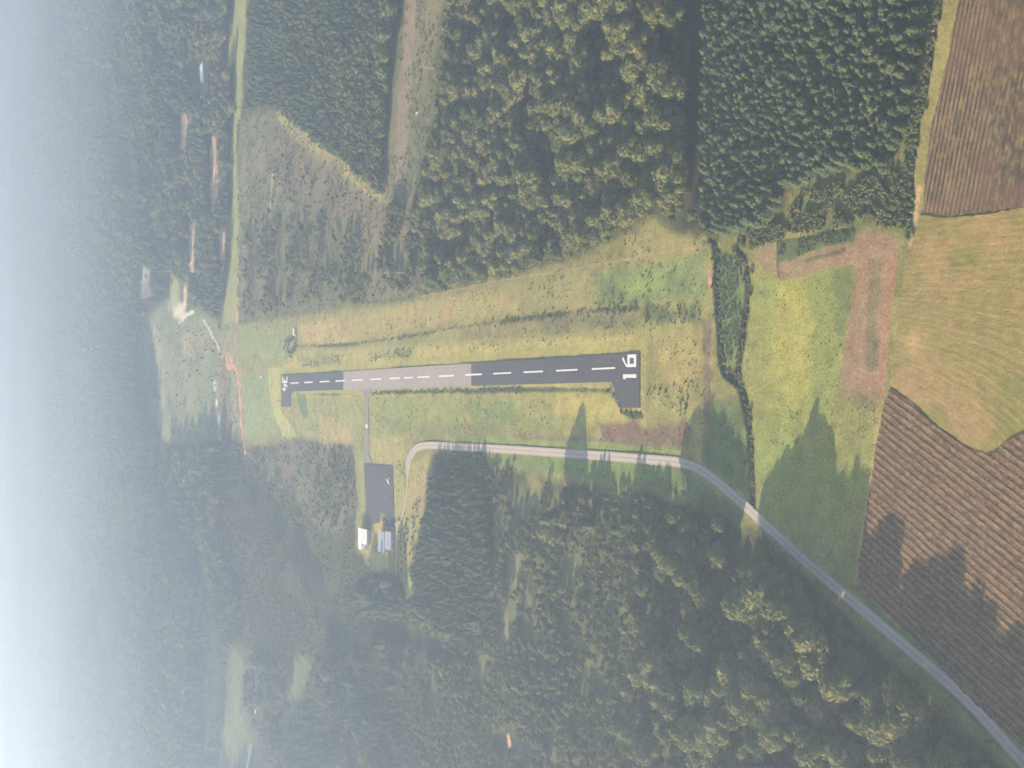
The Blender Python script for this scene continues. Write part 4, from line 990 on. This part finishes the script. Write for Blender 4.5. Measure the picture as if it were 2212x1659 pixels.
scatter('tall_grass', WDm, np.column_stack([p[4:], gheight(p[4:, 0], p[4:, 1]) - .1]), np.column_stack([hs[4:] * 1.1, hs[4:] * 1.1, hs[4:]]), rng.uniform(0, 6.28, n - 4), rng.integers(0, 4, n - 4),
        'uneven tall grass and weeds of the airfield and meadow', 'grass')
print('weeds', n, 'shrubs', len(S))

# ------------------------------------------------------------------ buildings
def empty(name, loc, rz=0):
    o = bpy.data.objects.new(name, None); COL.objects.link(o); o.location = loc; o.rotation_euler = (0, 0, rz); return o

def hangar(outline, h, pitch, roofmat, label, name, doors, rise_axis=0, ribs=True):
    """low metal hangar: walls on the given outline, an overhanging low roof sheet with seams, doors"""
    pts = ccw(outline); c = np.mean(np.array(pts), axis=0)
    root = empty(name, (c[0], c[1], 0)); tag(root, label, 'hangar')
    q = [(x - c[0], y - c[1]) for x, y in pts]
    b = MB(); b.prism(q, -.3, h - .02); b.obj('wall', M['wall'], root)
    # roof: two slopes with the ridge along X, its height given by distance from the ridge
    y0 = min(p[1] for p in q); y1 = max(p[1] for p in q); ym = (y0 + y1) / 2
    rz_ = lambda y: h + pitch * (1 - abs(y - ym) / ((y1 - y0) / 2 + .6))
    b = MB(); x0 = min(p[0] for p in q) - .6; x1 = max(p[0] for p in q) + .6
    notch = len(q) > 4
    def slope(xa, xb, ya, yb):
        for dz in (0, -.14):
            z = [rz_(ya) + dz, rz_(ya) + dz, rz_(yb) + dz, rz_(yb) + dz]
            pp = [(xa, ya, z[0]), (xb, ya, z[1]), (xb, yb, z[2]), (xa, yb, z[3])]
            b.poly(pp if dz == 0 else pp[::-1])
        for A, B in (((xa, ya), (xb, ya)), ((xb, ya), (xb, yb)), ((xb, yb), (xa, yb)), ((xa, yb), (xa, ya))):
            b.poly([(*A, rz_(A[1])), (*A, rz_(A[1]) - .14), (*B, rz_(B[1]) - .14), (*B, rz_(B[1]))])
    if notch:
        slope(x0, x1, ym, y1 + .6); slope(x0 + 8.0, x1, y0 - .6, ym)
    else:
        slope(x0, x1, ym, y1 + .6); slope(x0, x1, y0 - .6, ym)
    rf = b.obj('roof', roofmat, root)
    b = MB(); b.box(x0, x1, ym - .25, ym + .25, rz_(ym) - .02, rz_(ym) + .10); b.obj('ridge_cap', roofmat, rf)
    b = MB(); x = x0 + 1.2
    while x < x1 - .5:
        for s in ((1, -1) if not (notch and x < x0 + 8.2) else (1,)):
            ye = y1 + .55 if s > 0 else y0 - .55; ys_ = ym + .3 * s
            b.poly([(x - .05, ys_, rz_(ys_) + .06), (x + .05, ys_, rz_(ys_) + .06), (x + .05, ye, rz_(ye) + .06), (x - .05, ye, rz_(ye) + .06)])
        x += 1.5
    b.obj('seam', roofmat, rf)
    for (wx0, wx1, side) in doors:   # doors on the +X face (towards the apron) or on the long sides
        b = MB()
        if side == 'e':
            xe = max(p[0] for p in q); b.box(xe - .05, xe + .08, wx0, wx1, 0, h * .8)
        else:
            ye = y0 if side == 's' else y1; b.box(wx0, wx1, ye - .08, ye + .05, 0, h * .75)
        d = b.obj('door', M['steel'], root); b = MB()
        if side == 'e': b.box(xe + .06, xe + .14, (wx0 + wx1) / 2 - .06, (wx0 + wx1) / 2 + .06, .1, h * .78)
        else: b.box((wx0 + wx1) / 2 - .06, (wx0 + wx1) / 2 + .06, ye - .14, ye - .06, .1, h * .73)
        b.obj('door_seam', M['darkgap'], d)
    return root
hangar([(-182.8, 1420.4), (-182.4, 1394.4), (-200.6, 1394.2), (-200.6, 1401.4), (-207.6, 1401.4), (-208, 1420.4)], 4.6, 1.5, M['white_roof'], 'white roofed hangar with one corner cut out, below the apron', 'hangar', [(-5, 5, 'e'), (-6, -3, 'n')])
hangar([(-180.3, 1360.0), (-179.9, 1343.2), (-203.8, 1342.6), (-204.2, 1359.4)], 4.2, .7, M['grey_roof'], 'longer grey roofed hangar, the one nearer the white roof', 'hangar', [(-5, 5, 'e'), (-9, -4, 'n'), (2, 7, 'n')])
hangar([(-179.0, 1339.6), (-178.2, 1324.4), (-198, 1323.6), (-198.8, 1338.9)], 4.2, .7, M['grey_roof'], 'shorter grey roofed hangar on the side nearer the gravel track', 'hangar', [(-5, 5, 'e'), (-8, -3, 's'), (2, 6, 's')])
tag(ribbon('concrete_path', np.array([(-153, 1339.5), (-162, 1340.3), (-171, 1341.0), (-178.5, 1341.3)]), 1.8, M['taxi'], .05), kind='structure')

def farmhouse(loc, rz, L, Wd, h, rise, roofmat, label, cat, name, wing=None):
    root = empty(name, loc, rz); tag(root, label, cat)
    def gable(x0, x1, y0, y1, h, rise, par=None):
        ym = (y0 + y1) / 2; b = MB(); b.box(x0, x1, y0, y1, -1, h)
        for x in (x0, x1): b.poly([(x, y0, h), (x, y1, h), (x, ym, h + rise)])
        b.obj('wall', M['wall'], root)
        b = MB(); o = .5; zb = h - .5 * rise / ((y1 - y0) / 2)
        for s, ye in ((-1, y0 - o), (1, y1 + o)):
            b.poly([(x0 - o, ye, zb + .06), (x1 + o, ye, zb + .06), (x1 + o, ym, h + rise + .06), (x0 - o, ym, h + rise + .06)])
            b.poly([(x0 - o, ye, zb - .1), (x0 - o, ym, h + rise - .1), (x1 + o, ym, h + rise - .1), (x1 + o, ye, zb - .1)])
            b.poly([(x0 - o, ye, zb - .1), (x1 + o, ye, zb - .1), (x1 + o, ye, zb + .06), (x0 - o, ye, zb + .06)])
        b.obj('roof', roofmat, root)
        for k in range(3):
            xc = x0 + (x1 - x0) * (k + 1) / 4; b = MB(); b.box(xc - .6, xc + .6, y0 - .05, y0 + .02, 1, 2.3); w = b.obj('window', M['glass'], root)
            b = MB(); b.box(xc - .7, xc + .7, y0 - .08, y0 + .01, .88, 1.0); b.box(xc - .7, xc + .7, y0 - .08, y0 + .01, 2.3, 2.42); b.obj('window_frame', M['paint'], w)
        b = MB(); b.box(x0 + .6, x0 + 1.7, y0 - .06, y0 + .02, 0, 2.1); b.obj('door', M['darkgap'], root)
    gable(-L / 2, L / 2, -Wd / 2, Wd / 2, h, rise)
    if wing: gable(*wing)
    return root
hp = gp(436.5, 158, 3)
farmhouse((hp[0], hp[1], float(hills(*hp))), R(14), 31, 17, 4.2, .8, M['white_roof'], 'long white roofed barn alone among hazy woods by the upper edge', 'barn', 'barn', (-20.5, -16.2, -6, 0, 3.0, 1.2))
for vx_, vy_, L_, lab in ((281, 490, 12, 'small pale house in the far haze'), (437, 213, 8, 'small white shed beyond the long barn'), (312, 597, 10, 'small pale house by the far sandy yard'), (272, 1090, 14, 'pale farmhouse in the haze beyond the diagonal valley')):
    q = gp(vx_, vy_, 3)
    farmhouse((q[0], q[1], float(hills(*q))), R(10), L_, L_ * .6, 4.0, 1.8, M['white_roof'], lab, 'house', 'house')

# ------------------------------------------------------------------ small things on the airfield
def aircraft(loc, rz):
    root = empty('light_aircraft', loc, rz); tag(root, 'small white high wing aircraft parked at the corner of the dark apron', 'aircraft')
    b = MB(); b.tube([(0, 3.4, 1.25), (0, 3.1, 1.25), (0, 2.2, 1.3), (0, 1.0, 1.45), (0, -.4, 1.5), (0, -2.2, 1.45), (0, -4.4, 1.55)], [.15, .42, .55, .68, .66, .36, .12], 10); b.obj('fuselage', M['plane'], root)
    b = MB(); b.prism([(-5.4, -.15), (5.4, -.15), (5.5, .9), (1, 1.25), (-1, 1.25), (-5.5, .9)], 2.12, 2.28); b.obj('wing', M['plane'], root)
    b = MB(); b.prism([(-1.7, -4.6), (1.7, -4.6), (1.5, -3.8), (-1.5, -3.8)], 1.55, 1.63); b.obj('tailplane', M['plane'], root)
    b = MB(); b.prism([(-.06, -4.7), (.06, -4.7), (.06, -3.5), (-.06, -3.5)], 1.6, 2.1); b.prism([(-.05, -4.8), (.05, -4.8), (.05, -4.1), (-.05, -4.1)], 2.1, 2.95); b.obj('fin', M['redp'], root)
    b = MB(); b.box(-.55, .55, 1.0, 1.55, 1.72, 2.08); b.obj('windscreen', M['glass'], root)
    for x, y in ((-1.2, .4), (1.2, .4), (0, 2.6)):
        b = MB(); b.tube([(x * .35, y, 1.1), (x, y, .3)], [.07, .05], 6); g = b.obj('landing_gear', M['steel'], root)
        b = MB(); b.tube([(x - .1, y, .28), (x + .1, y, .28)], [.27, .27], 12); b.obj('wheel', M['rubber'], g)
    b = MB(); b.box(-.95, .95, 3.42, 3.48, 1.19, 1.31); b.obj('propeller', M['darkgap'], root)
q = gp(841, 1039); aircraft((q[0], q[1], .06), R(62))

def windsock(loc):
    root = empty('windsock', loc); tag(root, 'pale windsock on a pole in the grass beyond the far runway end', 'windsock')
    b = MB(); b.tube([(0, 0, -.3), (0, 0, 3), (0, 0, 6)], [.09, .07, .05], 8); b.obj('pole', M['steel'], root)
    b = MB(); b.tube([(.1, 0, 5.9), (1.4, -.3, 5.8), (3.0, -.7, 5.3), (3.8, -.9, 4.8)], [.5, .42, .32, .22], 10); b.obj('sock', M['sock'], root)
    b = MB(); b.prism([(math.cos(a) * 2.4, math.sin(a) * 2.4) for a in np.linspace(0, 2 * math.pi, 16, endpoint=False)], .0, .1); b.obj('base', M['paint'], root)
q = gp(563.5, 815); windsock((q[0], q[1], 0.02))

def shed(loc, rz):
    root = empty('shed', loc, rz); tag(root, 'narrow white shed in dark brush beside the golden grass', 'shed')
    b = MB(); b.box(-5, 5, -1.6, 1.6, -.2, 2.5); b.obj('wall', M['paint'], root)
    b = MB(); b.poly([(-5.3, -1.9, 2.55), (5.3, -1.9, 2.55), (5.3, 1.9, 3.3), (-5.3, 1.9, 3.3)]); b.poly([(-5.3, -1.9, 2.45), (-5.3, 1.9, 3.2), (5.3, 1.9, 3.2), (5.3, -1.9, 2.45)]); b.obj('roof', M['white_roof'], root)
    b = MB(); b.box(-1, 0, -1.65, -1.58, 0, 2); b.obj('door', M['darkgap'], root)
q = gp(638, 717); shed((q[0], q[1], 0), R(4))

def dead_tree(loc, H, rz, label):
    root = empty('dead_tree', loc, rz); tag(root, label, 'dead tree')
    b = MB(); b.tube([(0, 0, -.5), (.1, .1, H * .4), (-.1, .2, H * .75), (.1, 0, H)], [.55, .42, .28, .08], 8); b.obj('trunk', M['dead'], root)
    for k in range(4):
        z = H * (.5 + .11 * k); a = 1.7 * k; b = MB(); b.tube([(0, 0, z), (math.cos(a) * 1.3, math.sin(a) * 1.3, z + .8), (math.cos(a) * 2.2, math.sin(a) * 2.2, z + 2)], [.2, .13, .05], 5); b.obj('branch', M['dead'], root)
for vx_, vy_, H_, lab in ((1348, 261, 28, 'tall bleached dead trunk rising above the dark gap in the tall wood'), (938, 148, 19, 'bleached dead trunk at the edge of the cleared scrub strip'), (1300, 388, 24, 'short bleached dead trunk in the lower tall wood'), (880, 590, 15, 'bleached snag at the lower end of the scrub')):
    q = gp(vx_, vy_); dead_tree((q[0], q[1], 0), H_, random.uniform(0, 6), lab)

def boulder(loc, r, label):
    rr = np.random.default_rng(int(r * 1000)); w = 1 + .35 * (rr.random(len(ICO_V)) - .5)
    o = add('boulder', mesh_np('boulder', ICO_V * np.array([r, r * .8, r * .6]) * w[:, None], [tuple(f) for f in ICO_F.tolist()], [M['stone']]), None, loc); tag(o, label, 'boulder', 'pale boulders on the yard verge')
for vx_, vy_, r_ in ((908, 1021, 1.5), (904, 1030, 1.1), (899, 1042, 1.2), (897, 1053, .9), (896, 1058, .8)):
    q = gp(vx_, vy_); boulder((q[0], q[1], .2), r_, 'pale boulder in the row along the grass verge above the yard pines')

def car(loc, rz, col, label):
    root = empty('car', loc, rz); tag(root, label, 'car')
    b = MB(); b.prism([(-.85, -2.1), (.85, -2.1), (.9, 0), (.85, 2.1), (-.85, 2.1), (-.9, 0)], .35, .95); b.obj('body', col, root)
    b = MB(); n = 4
    b.v += [(-.8, -1.6, .95), (.8, -1.6, .95), (.8, 1.0, .95), (-.8, 1.0, .95), (-.62, -1.1, 1.5), (.62, -1.1, 1.5), (.62, .3, 1.5), (-.62, .3, 1.5)]
    b.f += [(0, 1, 5, 4), (1, 2, 6, 5), (2, 3, 7, 6), (3, 0, 4, 7)]; b.obj('window', M['glass'], root)
    b = MB(); b.box(-.64, .64, -1.12, .32, 1.5, 1.56); b.obj('roof', col, root)
    for x in (-.82, .82):
        for y in (-1.3, 1.3):
            b = MB(); b.tube([(x - .1, y, .33), (x + .1, y, .33)], [.33, .33], 12); b.obj('wheel', M['rubber'], root)
q = gp(901, 244); car((q[0], q[1], -.1), R(20), M['plane'], 'white car alone on the brown cleared strip between the woods')
for k, (vx_, vy_) in enumerate(((830.5, 1046.5), (837, 1047.5), (841, 1048.5), (828.5, 1064), (835, 1066), (840, 1065), (831, 1075), (838, 1076))):
    q = gp(vx_, vy_); b = MB(); bar(b, q[0] - .7, q[0] + .7, q[1] - .3, q[1] + .3, .08); bar(b, q[0] - .2, q[0] + .2, q[1] - 1.3, q[1] - .3, .08); tag(b.obj('tie_down_marking', M['redp'] if k % 2 else M['paint']), kind='structure')

# ------------------------------------------------------------------ haze
b = MB(); b.box(-8500, 8500, 2350, 14400, -42, 250)
fm, fn, fout = newmat('mist_air'); fv = node(fn, 'ShaderNodeVolumePrincipled')
fv.inputs['Color'].default_value = (.88, .90, 1.0, 1); fv.inputs['Density'].default_value = 3.0e-4; fv.inputs['Anisotropy'].default_value = HAZE_G
fn.links.new(fv.outputs[0], fout.inputs['Volume']); tag(b.obj('mist', fm), 'white morning mist lying over the farthest woods', 'mist', None, 'stuff')
b = MB(); b.box(-8600, 8600, -700, 14500, float(gz.min()) - 2.5, CAM_H + 6)
hm, hn, hout = newmat('haze_air')
pv = node(hn, 'ShaderNodeVolumePrincipled'); pv.inputs['Color'].default_value = (.60, .75, 1.0, 1); pv.inputs['Density'].default_value = HAZE; pv.inputs['Anisotropy'].default_value = HAZE_G
hn.links.new(pv.outputs[0], hout.inputs['Volume'])
tag(b.obj('haze', hm), 'pale blue morning haze over the countryside', 'haze', None, 'stuff')
